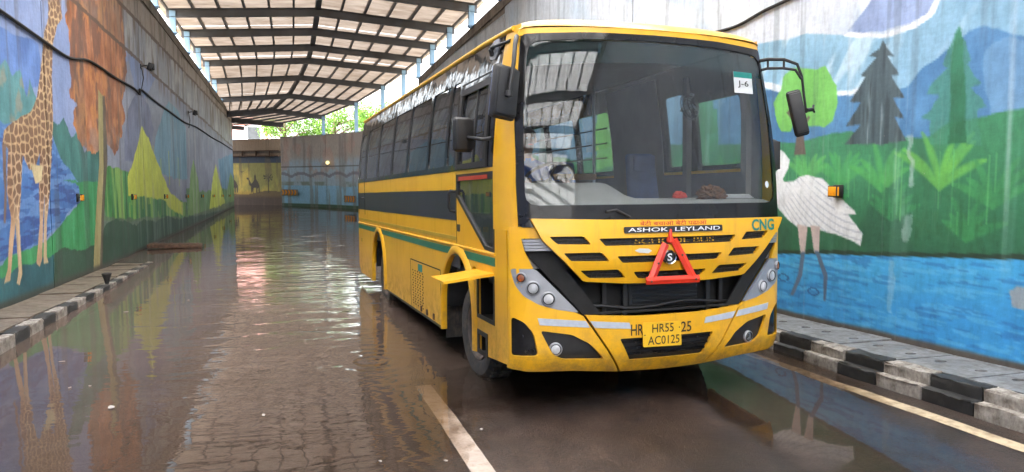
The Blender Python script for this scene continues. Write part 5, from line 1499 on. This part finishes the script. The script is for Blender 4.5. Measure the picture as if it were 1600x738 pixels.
# chassis
bm = bmesh.new()
add_box(bm, (0, 4.3, 0.86), (1.5, 8.3, 0.22)); add_box(bm, (0, FA, 0.46), (1.9, 0.14, 0.14)); add_box(bm, (0, RA, 0.48), (1.9, 0.18, 0.18))
add_box(bm, (0, 0.55, 0.62), (1.9, 0.5, 0.35)); add_box(bm, (0, 3.8, 0.62), (1.6, 2.6, 0.45)); add_box(bm, (0, 7.6, 0.68), (1.9, 1.5, 0.4))
bm_obj('chassis', bm, M['black_matt'], bus)
for x in (-1.19, 1.19):
    patch('mud_flap', rect(2.16, 2.18, 0.25, 0.7), lambda a, z, o, x=x: (x * 0.88 + (a - 2.17) * 20, 2.24 + o, z), M['rubber'], bus, 0, 0.01)

# --- cabin
bm = bmesh.new(); add_box(bm, (0, 4.3, 1.02), (2.36, 8.1, 0.06)); bm_obj('cabin_floor', bm, M['floor'], bus)
bm = bmesh.new()
v = [bm.verts.new(p) for p in ((-1.05, 0.35, 3.10), (1.05, 0.35, 3.10), (1.05, 8.3, 3.12), (-1.05, 8.3, 3.12))]; bm.faces.new(v)
bm_obj('ceiling_lining', bm, M['lining'], bus)
for m, sx in ((SL, -1), (SR, 1)):
    patch('side_lining', rect(0.45 if sx > 0 else 1.7, 8.4, 1.05, 1.99), m, M['lining'], bus, -0.045, 0.01, step=(1, 0.4))
patch('pillar_lining', rect(0.20, 0.44, 1.45, 3.0), SR, M['lining'], bus, -0.05, 0.012, step=(0.3, 0.2))
patch('door_lining', rect(1.90, 3.10, 1.99, 3.06), SR, M['lining'], bus, -0.045, 0.012, step=(0.5, 0.2))
for y in (1.32, 0.34): bm_obj('door_post', bxm((1.16, y, 2.0), (0.06, 0.08, 2.0)), M['lining'], bus)
for k in range(3):
    bm = bmesh.new(); add_tube(bm, [(1.15, 3.15, 2.25 + 0.19 * k), (1.13, 7.5, 2.25 + 0.19 * k)], 0.010, 6); bm_obj('window_bar', bm, M['black'], bus)
bm = bmesh.new()
# dashboard: a broad shelf with a raised binnacle in front of the driver
xs = np.linspace(-1.17, 1.17, 40)
rings = []
for x in xs:
    k = float(1 - sm(np.array([x]), -0.32, 0.02)[0])
    fy = front_y(x, 1.7) + 0.035
    ring = [(x, fy, 1.20), (x, fy, 1.705), (x, fy + 0.08, 1.725 + 0.01 * k), (x, 0.26, 1.735 + 0.075 * k), (x, 0.40, 1.745 + 0.14 * k), (x, 0.52, 1.735 + 0.15 * k), (x, 0.60, 1.68 + 0.08 * k), (x, 0.62, 1.2)]
    rings.append([bm.verts.new(p) for p in ring])
for A, B in zip(rings, rings[1:]):
    for k in range(7): bm.faces.new((A[k], A[k + 1], B[k + 1], B[k]))
bm_obj('dashboard', bm, M['dash'], bus, 40)
bm = bmesh.new()
SWM = Matrix.Translation((-0.62, 0.86, 1.93)) @ Matrix.Rotation(R(-35), 4, 'X')
pts = [SWM @ Vector((0.23 * math.cos(a), 0.23 * math.sin(a), 0)) for a in [2 * math.pi * k / 28 for k in range(29)]]
add_tube(bm, pts, 0.014, 8, caps=False)
for a in (0.3, math.pi - 0.3, -math.pi / 2): add_tube(bm, [SWM @ Vector((0, 0, -0.03)), SWM @ Vector((0.23 * math.cos(a), 0.23 * math.sin(a), 0))], 0.012)
add_tube(bm, [SWM @ Vector((0, 0, -0.02)), SWM @ Vector((0, 0, -0.45))], 0.035)
bm_obj('steering_wheel', bm, M['black'], bus, 60)
def seat(x, y, w, double=False):
    bm = bmesh.new(); add_box(bm, (0, 0, 0), (w, 0.44, 0.13), bevel=0.04)
    for v in bm.verts: v.co.z += 0.03 * math.cos(v.co.x * 6)
    s = bm_obj('seat', bm, M['blue_seat'], bus, 50); s.location = (x, y, 1.50)
    n = 2 if double else 1
    for i in range(n):
        ww = w / n
        bm = bmesh.new(); add_box(bm, (0, 0, 0), (ww * 0.96, 0.11, 0.66), bevel=0.04)
        for v in bm.verts:
            if v.co.z > 0.1: v.co.x *= 0.9 - 0.12 * (v.co.z - 0.1)
            v.co.y += 0.18 * (v.co.z + 0.33)
        b = bm_obj('backrest', bm, M['blue_seat'], s, 50); b.location = ((i - (n - 1) / 2) * ww, 0.20, 0.40)
        bm = bmesh.new(); add_box(bm, (0, -0.045, 0.16), (ww * 0.66, 0.05, 0.18), bevel=0.02); hb = bm_obj('headrest_pad', bm, M['blue_seat'], s, 50); hb.location = ((i - (n - 1) / 2) * ww, 0.26, 0.46)
    for dx in (-w * 0.38, w * 0.38):
        for dy in (-0.16, 0.16):
            bm = bmesh.new(); add_tube(bm, [(dx, dy, -0.06), (dx, dy, -0.45)], 0.015, 6); bm_obj('leg', bm, M['black'], s)
    return s
seat(0.90, 1.55, 0.40); seat(-0.62, 1.52, 0.48)
for k in range(6):
    seat(-0.72, 2.9 + 0.9 * k, 0.86, True)
    if k: seat(0.72, 2.9 + 0.9 * k, 0.86, True)
bm = bmesh.new(); add_box(bm, (-0.25, 2.40, 1.985), (1.75, 0.05, 0.07), bevel=0.012); bm_obj('partition_rail', bm, M['wood'], bus)
for x in (-1.1, -0.25, 0.60):
    bm = bmesh.new(); add_tube(bm, [(x, 2.40, 1.05), (x, 2.40, 3.05 if x > -0.5 else 2.0)], 0.018, 8); bm_obj('grab_pole', bm, M['silver'], bus, 50)
bm = bmesh.new()
FM = Matrix.Translation((1.02, 1.05, 2.66)) @ Matrix.Rotation(R(72), 4, 'X') @ Matrix.Rotation(R(25), 4, 'Y')
for rr, h in ((0.13, 0.0), (0.10, 0.035), (0.055, 0.05), (0.13, -0.03)):
    add_tube(bm, [FM @ Vector((rr * math.cos(a), rr * math.sin(a), h)) for a in [2 * math.pi * k / 20 for k in range(21)]], 0.005, 5, caps=False)
for k in range(12):
    a = k * math.pi / 6
    add_tube(bm, [FM @ Vector((0.13 * math.cos(a), 0.13 * math.sin(a), -0.03)), FM @ Vector((0.13 * math.cos(a), 0.13 * math.sin(a), 0)), FM @ Vector((0.05 * math.cos(a), 0.05 * math.sin(a), 0.052))], 0.003, 4)
fan = bm_obj('cabin_fan', bm, M['black'], bus)
bm = bmesh.new()
for k in range(3):
    a = k * 2 * math.pi / 3
    c = [FM @ Vector((r * math.cos(a + t), r * math.sin(a + t), z)) for r, t, z in ((0.02, 0, 0.01), (0.10, -0.35, 0.02), (0.11, 0.35, 0.0), (0.03, 0.5, 0.0))]
    bm.faces.new([bm.verts.new(p) for p in c])
add_tube(bm, [FM @ Vector((0, 0, 0.03)), FM @ Vector((0, 0, -0.10)), (1.08, 1.10, 2.80)], 0.022)
bm_obj('fan_rotor', bm, M['silver'], fan)
patch('dash_black', rect(-1.17, 1.17, 1.54, 1.70), F, M['black_matt'], bus, -0.02, 0.01, step=0.15)

# ------------------------------------------------------------------ things on and in the bus
BUSM = Matrix.LocRotScale(bus.location, bus.rotation_euler, None)
def bus_pt(p): return BUSM @ Vector(p)
# warning triangle hooked on the grille: three red bars with folded faces
tri = empty('warning_triangle', bus_pt((-0.025, -0.30, 1.07)), (-0.022 + R(-6), 0, R(3.0)))
tag(tri, 'red plastic warning triangle hooked over the grille of the yellow bus', 'warning triangle')
def bar(p, q, w0, w1):
    p, q = Vector(p), Vector(q); d = (q - p).normalized(); s = Vector((-d.z, 0, d.x))
    bm = bmesh.new()
    prof = [(-0.5, 0.0), (-0.5, -0.008), (0.0, -0.020), (0.5, -0.008), (0.5, 0.0)]
    A = [bm.verts.new(p + s * a * w0 + Vector((0, b, 0))) for a, b in prof]; B = [bm.verts.new(q + s * a * w1 + Vector((0, b, 0))) for a, b in prof]
    for k in range(5): bm.faces.new((A[k], A[(k + 1) % 5], B[(k + 1) % 5], B[k]))
    bm.faces.new(A[::-1]); bm.faces.new(B)
    return bm
bm_obj('bar', bar((-0.205, 0, 0.012), (-0.048, 0, 0.315), 0.066, 0.066), M['red_plastic'], tri)
bm_obj('bar', bar((0.205, 0, 0.012), (0.030, 0, 0.345), 0.066, 0.066), M['red_plastic'], tri)
bm_obj('bar', bar((-0.245, -0.006, 0.026), (0.245, -0.006, 0.024), 0.060, 0.060), M['red_plastic'], tri)
bm = bmesh.new(); add_tube(bm, [(0.0, 0.0, 0.33), (0.0, -0.005, 0.37), (0.005, 0.0, 0.42), (0.004, 0.02, 0.455)], [0.024, 0.018, 0.014, 0.012]); add_lathe(bm, [(0, 0.01), (0.03, 0.008), (0.03, -0.012), (0, -0.014)], Matrix.Translation((0, 0, 0.345)) @ Matrix.Rotation(R(90), 4, 'X'), 12)
bm_obj('hook', bm, M['red_plastic'], tri, 50)
for x, z in ((-0.205, 0.02), (0.205, 0.02), (0.095, 0.22), (-0.13, 0.16)):
    bm = bmesh.new(); add_lathe(bm, [(0.010, 0.0), (0.008, 0.006), (0, 0.007)], Matrix.Translation((x, -0.028 if z < .1 else -0.018, z)) @ Matrix.Rotation(R(90), 4, 'X'), 10); bm_obj('rivet', bm, M['rust'], tri)

# crumpled brown cloth on the dashboard
def lump(name, c, sx, sy, sz, amp, freq, seed, mat, label, cat):
    bm = bmesh.new(); bmesh.ops.create_icosphere(bm, subdivisions=5, radius=1.0)
    P = np.array([v.co[:] for v in bm.verts])
    a = fbm(P[:, 0] * freq + P[:, 2] * 1.3 * freq, P[:, 1] * freq - P[:, 2] * 0.7 * freq, seed, 4)
    b = np.abs(fbm(P[:, 0] * freq * 2 + 3, P[:, 1] * freq * 1.4 + P[:, 2] * freq * 2, seed + 3, 3) - 0.5) * 2
    for v, k, q in zip(bm.verts, a, b):
        r = 1 + amp * (k - 0.5) * 2 - amp * 0.9 * (1 - q) ** 3
        v.co = Vector((v.co.x * sx * r, v.co.y * sy * r, max(v.co.z, -0.35) * sz * r + sz * 0.35))
    o = bm_obj(name, bm, mat, None, 80)
    o.location = c; o.rotation_euler = (-0.022, 0, R(3.0))
    return tag(o, label, cat)
lump('cloth_bundle', bus_pt((0.66, 0.16, 1.735)), 0.155, 0.085, 0.095, 0.30, 2.6, 4, M['cloth'], 'crumpled brown cloth bundle lying on the dashboard behind the windscreen', 'cloth')
lump('red_pouch', bus_pt((0.42, 0.30, 1.742)), 0.075, 0.05, 0.05, 0.25, 2.0, 8, M['red_plastic'], 'small red pouch on the dashboard beside the brown cloth', 'pouch')
bm = bmesh.new()
for k in range(4): add_box(bm, (0.012 * k, 0.01 * k, 0.006 + 0.009 * k), (0.44 - 0.03 * k, 0.20, 0.007), rot=Matrix.Rotation(R(4 * k - 5), 4, 'Z'))
o = bm_obj('paper_stack', bm, M['paper']); o.location = bus_pt((0.92, 0.30, 1.738)); o.rotation_euler = (-0.022, 0, R(6)); tag(o, 'flat pile of white papers on the dashboard right of the brown cloth', 'papers')

# driver: one skinned body, seated, hands on the wheel
def skinned(name, joints, links, mats, paint_fn, root=0, sub=2):
    me = bpy.data.meshes.new(name); me.from_pydata([j[:3] for j in joints], links, [])
    o = bpy.data.objects.new(name, me); COL.objects.link(o)
    md = o.modifiers.new('skin', 'SKIN'); md.use_smooth_shade = True
    for i, j in enumerate(joints):
        sv = me.skin_vertices[0].data[i]
        sv.radius = (j[3], j[4] if len(j) > 4 else j[3]); sv.use_root = (i == root)
    s2 = o.modifiers.new('sub', 'SUBSURF'); s2.levels = sub; s2.render_levels = sub
    dg = bpy.context.evaluated_depsgraph_get()
    m2 = bpy.data.meshes.new_from_object(o.evaluated_get(dg))
    bpy.data.objects.remove(o); bpy.data.meshes.remove(me)
    m2.materials.clear()
    for m in mats: m2.materials.append(m)
    for p in m2.polygons:
        p.material_index = paint_fn(p.center); p.use_smooth = True
    o = bpy.data.objects.new(name, m2); COL.objects.link(o)
    return o
J = []; K = []
def chain(start, pts):
    last = start
    for p in pts:
        J.append(p)
        if last is not None: K.append((last, len(J) - 1))
        last = len(J) - 1
    return last
# frame: x across, y back, z up; origin at the seat under the pelvis
chain(None, [(0, 0, 0.10, 0.15, 0.12)])
ch = chain(0, [(0, -0.01, 0.24, 0.145, 0.11), (0, -0.02, 0.40, 0.165, 0.115), (0, -0.03, 0.50, 0.15, 0.10)])
nk = chain(ch, [(0, -0.045, 0.60, 0.060), (0, -0.055, 0.66, 0.056)])
chain(nk, [(0, -0.075, 0.72, 0.075, 0.085), (0, -0.075, 0.79, 0.080, 0.095), (0, -0.065, 0.855, 0.060, 0.075)])
hands = []
for s in (-1, 1):
    sh = chain(ch, [(s * 0.18, -0.03, 0.50, 0.068), (s * 0.235, -0.10, 0.36, 0.054), (s * 0.25, -0.19, 0.25, 0.046), (s * 0.235, -0.33, 0.29, 0.038), (s * 0.21, -0.44, 0.35, 0.028)])
    pm = chain(sh, [(s * 0.20, -0.49, 0.375, 0.030, 0.018), (s * 0.195, -0.535, 0.385, 0.034, 0.016)])
    for k in range(4):
        fx = s * (0.215 - 0.018 * k); L = (0.92, 1.0, 0.95, 0.78)[k]
        chain(pm, [(fx, -0.56, 0.385, 0.0095), (fx, -0.56 - 0.03 * L, 0.37, 0.009), (fx, -0.56 - 0.035 * L, 0.345, 0.0085), (fx, -0.56 - 0.01 * L, 0.333, 0.008)])
    chain(sh, [(s * 0.178, -0.49, 0.365, 0.012), (s * 0.160, -0.515, 0.355, 0.0105), (s * 0.155, -0.545, 0.345, 0.009)])
    hp = chain(0, [(s * 0.10, -0.06, 0.09, 0.095), (s * 0.15, -0.30, 0.11, 0.078), (s * 0.16, -0.44, 0.10, 0.064), (s * 0.16, -0.46, -0.10, 0.055), (s * 0.16, -0.45, -0.36, 0.040), (s * 0.16, -0.50, -0.41, 0.042, 0.032), (s * 0.16, -0.60, -0.43, 0.036, 0.024)])
def body_paint(c):
    if c.z > 0.585 or (c.y < -0.30 and c.z > 0.22): return 0
    if c.z < 0.16 and c.y < -0.05 or c.z < 0.10: return 2
    return 1
drv = skinned('person', J, K, [M['skin'], M['shirt'], M['trousers']], body_paint)
# face: brow, nose and chin pushed out of the head; hair cap is a child
for v in drv.data.vertices:
    c = v.co
    if c.z > 0.66 and c.y < -0.10:
        nose = math.exp(-((c.x / 0.018) ** 2 + ((c.z - 0.765) / 0.024) ** 2)); chin = math.exp(-((c.x / 0.03) ** 2 + ((c.z - 0.69) / 0.02) ** 2)); eye = math.exp(-(((abs(c.x) - 0.032) / 0.014) ** 2 + ((c.z - 0.790) / 0.012) ** 2))
        c.y -= 0.026 * nose + 0.012 * chin - 0.010 * eye
bm = bmesh.new(); bmesh.ops.create_icosphere(bm, subdivisions=4, radius=1.0)
P = np.array([v.co[:] for v in bm.verts]); nn = fbm(P[:, 0] * 5, P[:, 1] * 5 + P[:, 2] * 4, 3)
for v, k in zip(bm.verts, nn):
    v.co = Vector((v.co.x * 0.092, v.co.y * 0.108 - 0.060, v.co.z * 0.085 + 0.815)) * 1.0
    v.co.z += 0.012 * (k - 0.5)
bmesh.ops.delete(bm, geom=[v for v in bm.verts if (v.co.z < 0.835 and v.co.y < -0.10) or v.co.z < 0.74], context='VERTS')
hr = bm_obj('hair', bm, M['hair'], drv, 60)
for s in (-1, 1):
    bm = bmesh.new(); add_lathe(bm, [(0, 0.010), (0.016, 0.008), (0.022, 0), (0.014, -0.006), (0, -0.006)], Matrix.Translation((s * 0.088, -0.070, 0.775)) @ Matrix.Rotation(R(90) * s, 4, 'Y') @ Matrix.Scale(1.5, 4, (1, 0, 0)), 12); bm_obj('ear', bm, M['skin'], drv, 60)
    bm = bmesh.new(); bmesh.ops.create_icosphere(bm, subdivisions=2, radius=0.010, matrix=Matrix.Translation((s * 0.032, -0.152, 0.790))); bm_obj('eye', bm, M['paper'], drv, 60)
    bm = bmesh.new(); bmesh.ops.create_icosphere(bm, subdivisions=2, radius=0.005, matrix=Matrix.Translation((s * 0.032, -0.1605, 0.790))); bm_obj('pupil', bm, M['black_matt'], drv, 60)
bm = bmesh.new(); add_box(bm, (0, -0.163, 0.728), (0.045, 0.006, 0.010), bevel=0.002); bm_obj('mouth', bm, M['red_print'], drv, 60)
drv.location = bus_pt((-0.62, 1.47, 1.545)); drv.rotation_euler = (-0.022, 0, R(3.0))
tag(drv, 'driver in a blue shirt seated at the steering wheel inside the bus', 'person')

# ------------------------------------------------------------------ wall fittings
def reflector(x, y, z, face, label):
    e = empty('road_reflector', (x, y, z), (0, 0, 0 if face > 0 else math.pi))
    bm = bmesh.new(); add_box(bm, (0.012, 0, 0), (0.024, 0.15, 0.15), bevel=0.008); add_box(bm, (0.045, 0.0, 0), (0.07, 0.012, 0.012)); bm.verts.ensure_lookup_table()
    b = bm_obj('housing', bm, M['black'], e, 40)
    bm = bmesh.new(); add_box(bm, (0.082, 0, 0), (0.03, 0.15, 0.13), bevel=0.006); bm_obj('backing', bm, M['black'], e, 40)
    bm = bmesh.new(); add_box(bm, (0.082, -0.078 * face, 0), (0.020, 0.006, 0.10)); add_box(bm, (0.1, 0, 0), (0.008, 0.12, 0.105), bevel=0.003); bm_obj('lens', bm, M['amber'], e, 40)
    tag(e, label, 'reflector', 'amber reflectors along the painted walls')
ords = ['nearest', 'second', 'third', 'fourth', 'fifth', 'sixth', 'seventh', 'eighth']
for k in range(8):
    y = 15.5 + 4.88 * k
    reflector(XL, y, 1.53 - 0.0205 * (y - 15.5), 1, f'small amber road reflector on the giraffe wall, {ords[k]} from the camera')
reflector(XR, 6.98, 1.74, -1, 'amber road reflector over the back of the painted white bird')

def cable(name, pts, r, label):
    P = []
    pts = [Vector(p) for p in pts]
    for i in range(len(pts) - 1):
        p0, p1, p2, p3 = pts[max(0, i - 1)], pts[i], pts[i + 1], pts[min(len(pts) - 1, i + 2)]
        for k in range(8):
            t = k / 8
            P.append(0.5 * ((2 * p1) + (p2 - p0) * t + (2 * p0 - 5 * p1 + 4 * p2 - p3) * t * t + (3 * p1 - p0 - 3 * p2 + p3) * t ** 3))
    P.append(pts[-1])
    bm = bmesh.new(); add_tube(bm, P, r, 6)
    o = bm_obj(name, bm, M['cable'], None, 60)
    c = pts[0]
    o.data.transform(Matrix.Translation(-c)); o.location = c
    return tag(o, label, 'cable')
xc = XL + 0.035
cable('power_cable', [(xc, 5.6, 4.55), (xc, 9.5, 4.30), (xc, 11.87, 4.22), (xc, 13.77, 4.13), (xc, 15.2, 4.08), (xc, 16.4, 4.22), (xc, 17.3, 4.24), (xc, 19.0, 4.20), (xc, 20.86, 4.20), (xc + 0.02, 21.6, 4.12), (xc, 21.9, 4.28), (xc, 24, 4.18), (xc, 27, 4.10), (xc, 30.2, 4.02), (xc, 34, 4.08), (xc, 40, 3.98), (xc, 46, 3.96), (xc, 53.8, 3.85)], 0.028, 'thick black power cable sagging along the giraffe wall')
xr = XR - 0.03
cable('power_cable', [(xr, 4.5, 4.35), (xr, 7.9, 4.12), (xr, 8.46, 4.08), (xr, 9.04, 4.01), (xr, 9.73, 4.03), (xr, 11, 4.10), (xr, 13, 4.0), (xr, 16, 4.15), (xr, 21, 4.0), (xr, 30, 4.1)], 0.022, 'thin dark cable along the right painted wall above the bus roof')

def spot(y, z, label):
    e = empty('wall_floodlight', (XL, y, z))
    bm = bmesh.new(); add_tube(bm, [(0, 0, 0), (0.12, 0, 0.03), (0.22, -0.05, 0.02)], 0.015); add_box(bm, (0.01, 0, 0), (0.02, 0.12, 0.12)); bm_obj('bracket', bm, M['black'], e)
    bm = bmesh.new(); add_box(bm, (0.26, -0.10, -0.02), (0.12, 0.26, 0.20), rot=Matrix.Rotation(R(20), 4, 'Y'), bevel=0.015)
    for k in range(4): add_box(bm, (0.32, -0.18 + 0.055 * k, -0.01), (0.05, 0.012, 0.16))
    h = bm_obj('lamp_body', bm, M['black'], e, 40)
    bm = bmesh.new(); add_tube(bm, [(0.02, 0.0, -0.05), (0.05, 0.06, -0.3), (0.03, 0.0, -0.45), (0.02, -0.12, -0.62)], 0.010); bm_obj('lead', bm, M['cable'], e)
    tag(e, label, 'floodlight', 'floodlights on the left wall')
spot(22.2, 4.93, 'nearer black floodlight on a bracket above the cable on the left wall')
spot(31.6, 4.50, 'farther black floodlight on a bracket above the cable on the left wall')
def bulb(p, label):
    e = empty('bulkhead_lamp', p)
    bm = bmesh.new(); add_box(bm, (0, 0.05, 0), (0.26, 0.10, 0.26), bevel=0.02); bm_obj('base', bm, M['rust'], e)
    bm = bmesh.new(); bmesh.ops.create_icosphere(bm, subdivisions=2, radius=0.13, matrix=Matrix.Translation((0, -0.07, 0))); bm_obj('globe', bm, M['lamp_glow'], e, 70)
    tag(e, label, 'lamp')
bulb((-4.75, 57.75, 4.05), 'upper lit yellow lamp at the left end of the camel wall')
bulb((-4.75, 57.75, 3.45), 'lower lit yellow lamp at the left end of the camel wall')
pb = place_right(np.array([50.2]), np.array([2.95]), 0.15)[0]
bulb((pb[0] + XR, pb[1] + 8, 2.95), 'lit yellow lamp high on the far blue curved wall')
# chevron boards low on the far walls
def chevrons(p, rz, n, label):
    e = empty('chevron_board', p, (0, 0, rz))
    bm = bmesh.new(); add_box(bm, (0, 0.02, 0), (0.32 * n + 0.2, 0.03, 0.42)); bm_obj('board', bm, M['concrete'], e)
    for k in range(n):
        x = (k - (n - 1) / 2) * 0.32
        bm = bmesh.new()
        pts = [(-0.10, 0.18), (0.02, 0.18), (0.12, 0.0), (0.02, -0.18), (-0.10, -0.18), (0.0, 0.0)]
        A = [bm.verts.new((x + a, 0.002, b)) for a, b in pts]; B = [bm.verts.new((x + a, -0.006, b)) for a, b in pts]
        bm.faces.new(B)
        for q in range(6): bm.faces.new((A[q], A[(q + 1) % 6], B[(q + 1) % 6], B[q]))
        bm_obj('chevron', bm, M['amber'], e)
    tag(e, label, 'chevron board')
ch_p = place_right(np.array([54.6]), np.array([0.95]), 0.12)[0]
chevrons((ch_p[0] + XR, ch_p[1] + 8, 0.95), (54.6 - Y0) / R0 - R(90), 5, 'black and amber chevron board beside the painted palm at the far bend')
ch_p = place_right(np.array([47.6]), np.array([0.62]), 0.12)[0]
chevrons((ch_p[0] + XR, ch_p[1] + 8, 0.62), (47.6 - Y0) / R0 - R(90), 4, 'small amber chevron board on the far blue wall next to the bus tail')

# ------------------------------------------------------------------ small things in the water and on the kerb
e = empty('rubber_cone', (-3.1, 14.0, float(walk_left(14.0)) + 0.01))
bm = bmesh.new(); add_lathe(bm, [(0.0, 0.0), (0.05, 0.0), (0.055, 0.03), (0.085, 0.16), (0.125, 0.30), (0.12, 0.335), (0.07, 0.35), (0.0, 0.352)], Matrix.Identity(4), 18)
bm_obj('body', bm, M['black'], e, 40)
bm = bmesh.new(); add_lathe(bm, [(0.126, 0.296), (0.134, 0.306), (0.126, 0.322)], Matrix.Identity(4), 18); bm_obj('rim', bm, M['rubber'], e, 60)
e.scale = (0.62, 0.62, 0.55)
tag(e, 'small black upturned rubber cone on the left kerb', 'cone')
bm = bmesh.new()
add_box(bm, (0, 0, 0.035), (1.35, 0.5, 0.10), bevel=0.015)
for k in range(6): add_box(bm, (-0.55 + 0.22 * k, 0, 0.088), (0.06, 0.46, 0.02))
o = bm_obj('drain_cover', bm, M['rust'], None, 40); o.location = (-3.1, 21.7, 0.03); o.rotation_euler = (0.02, 0.03, 0.05)
tag(o, 'rusty brown drain cover just above the water at the end of the left pavement', 'drain cover')
LIT = [(6.59, -1.47, 0.075, 'largest pale scrap of litter floating below the painted tree reflection'), (11.37, -2.29, 0.06, 'pale litter scrap floating just off the left kerb'), (6.02, -0.26, 0.04, 'thin white scrap floating in the rippled lane at lower left'), (5.2, 1.32, 0.035, 'white scrap lying right of the lane dash'), (12.19, -1.58, 0.05, 'white scrap floating beyond the yellow tree reflection'), (14.47, -1.75, 0.06, 'far white scrap floating near the black cone'),
       (7.33, -1.96, 0.035, 'left of two tiny white scraps on the blue reflection'), (7.34, -1.80, 0.03, 'right of two tiny white scraps on the blue reflection'), (4.79, 0.52, 0.03, 'pale pebble-like scrap left of the lane dash at the lower edge'), (4.67, 0.94, 0.028, 'pale scrap touching the left side of the lane dash'), (8.42, -2.31, 0.045, 'white leaf-like scrap floating beside the kerb reflection'), (9.3, 0.25, 0.03, 'small white scrap floating left of the rear wheel of the bus')]
M['scrap'] = paint('soggy_paper', (0.36, 0.33, 0.30), 0.6, 0.15, 30)
for k, (y, x, s, lab) in enumerate(LIT):
    s *= 0.72
    r = random.Random(k)
    bm = bmesh.new()
    n = 9
    top = [bm.verts.new((s * r.uniform(0.7, 1.1) * math.cos(a), s * 0.5 * r.uniform(0.6, 1.1) * math.sin(a), 0.004 + r.uniform(0, 0.004))) for a in [2 * math.pi * q / n for q in range(n)]]
    bot = [bm.verts.new((v.co.x * 0.95, v.co.y * 0.95, v.co.z - 0.004)) for v in top]
    bm.faces.new(top); bm.faces.new(bot[::-1])
    for q in range(n): bm.faces.new((top[q], bot[q], bot[(q + 1) % n], top[(q + 1) % n]))
    o = bm_obj('litter_scrap', bm, M['scrap']); o.location = (x, y, max(0.0, float(road_z(np.array([x]), np.array([y]))[0])) + 0.004); o.rotation_euler = (0, 0, r.uniform(0, 3))
    tag(o, lab, 'litter', 'pale litter scraps on the flooded road')

# ------------------------------------------------------------------ beyond the far wall
def tree(x, y, z0, h, rx, seed, label):
    r = random.Random(seed)
    e = empty('tree', (x, y, z0))
    bm = bmesh.new()
    tips = []
    add_tube(bm, [(0, 0, -0.2), (0.1, 0, h * 0.25), (-0.05, 0.1, h * 0.5), (0, 0, h * 0.8)], [0.28, 0.22, 0.15, 0.05], 8)
    for k in range(9):
        a = k * 2.4; zz = h * r.uniform(0.25, 0.6); L = rx * r.uniform(0.6, 0.95)
        p = Vector((math.cos(a) * L, math.sin(a) * L, zz + h * r.uniform(0.12, 0.32)))
        add_tube(bm, [(0, 0, zz), tuple(p * 0.5 + Vector((0, 0, zz * 0.5 + 0.2))), tuple(p)], [0.10, 0.06, 0.02], 6); tips.append(p)
    bm_obj('trunk', bm, M['bark'], e, 60)
    V = []; Fc = []
    for c in range(60):
        b = tips[c % 9] + Vector((r.gauss(0, 0.35), r.gauss(0, 0.35), r.gauss(0, 0.4))) if c < 45 else Vector((r.gauss(0, rx * 0.35), r.gauss(0, rx * 0.35), h * r.uniform(0.6, 1.0)))
        for q in range(60):
            p = b + Vector((r.gauss(0, 0.36), r.gauss(0, 0.36), r.gauss(0, 0.28)))
            u = Vector((r.uniform(-1, 1), r.uniform(-1, 1), r.uniform(-1, 1))).normalized(); w = u.cross(Vector((r.uniform(-1, 1), r.uniform(-1, 1), r.uniform(-1, 1)))).normalized()
            s = r.uniform(0.07, 0.14); i = len(V)
            V += [p - u * s, p + w * s * 0.5, p + u * s, p - w * s * 0.5]; Fc.append((i, i + 1, i + 2, i + 3))
    me = bpy.data.meshes.new('crown'); me.from_pydata(V, [], Fc)
    link_mesh('crown', me, M['leaf'], e)
    tag(e, label, 'tree', 'trees beyond the far wall')
tree(-0.5, 66, GZ, 4.4, 2.4, 1, 'leftmost bright green tree seen over the far curved wall')
tree(3.6, 65, GZ, 4.8, 2.6, 2, 'middle bright green tree seen over the far curved wall')
tree(7.6, 62, GZ, 4.8, 2.6, 3, 'rightmost bright green tree over the far wall beside the bus roof')
e = empty('street_building', (-10, 82, GZ))
bm_obj('wall', bxm((0, 0, 2.6), (16, 6, 5.2)), M['brick_wash'], e)
bm_obj('roof', bxm((0, 0, 5.32), (16.6, 6.6, 0.22)), M['concrete'], e)
for k in range(6):
    f = bm_obj('window', bxm((-6.6 + 2.6 * k, -3.03, 2.9), (1.4, 0.08, 1.5)), M['paper'], e)
    bm_obj('pane', bxm((-6.6 + 2.6 * k, -3.08, 2.9), (1.2, 0.04, 1.3)), M['pane_dark'], f)
tag(e, 'pale pink street building glimpsed between canopy and camel wall', 'building')
e = empty('signal_gantry', (-5.2, 72, GZ))
for x in (-3.0, 0, 3.0):
    bm = bmesh.new(); add_tube(bm, [(x, 0, 0), (x, 0, 4.2)], 0.10, 8); bm_obj('post', bm, M['red_steel'], e)
bm = bmesh.new(); add_tube(bm, [(-3.2, 0, 4.1), (3.2, 0, 4.1)], 0.09, 8); add_tube(bm, [(-3.2, 0, 3.3), (3.2, 0, 3.3)], 0.09, 8)
for k in range(8): add_tube(bm, [(-3 + 0.75 * k, 0, 3.3 if k % 2 else 4.1), (-3 + 0.75 * (k + 1), 0, 4.1 if k % 2 else 3.3)], 0.05, 6)
bm_obj('truss', bm, M['red_steel'], e)
tag(e, 'red steel lattice frame on the street above the far wall', 'gantry')
e = empty('roadside_fence', (-6.5, 60.5, GZ))
bm_obj('sheet', bxm((0, 0, 0.9), (9, 0.06, 0.9)), M['blue_tin'], e)
for k in range(6): bm_obj('post', bxm((-4.4 + 1.76 * k, 0.06, 0.7), (0.08, 0.06, 1.5)), M['rust'], e)
tag(e, 'low blue tin fence along the top of the camel wall', 'fence')
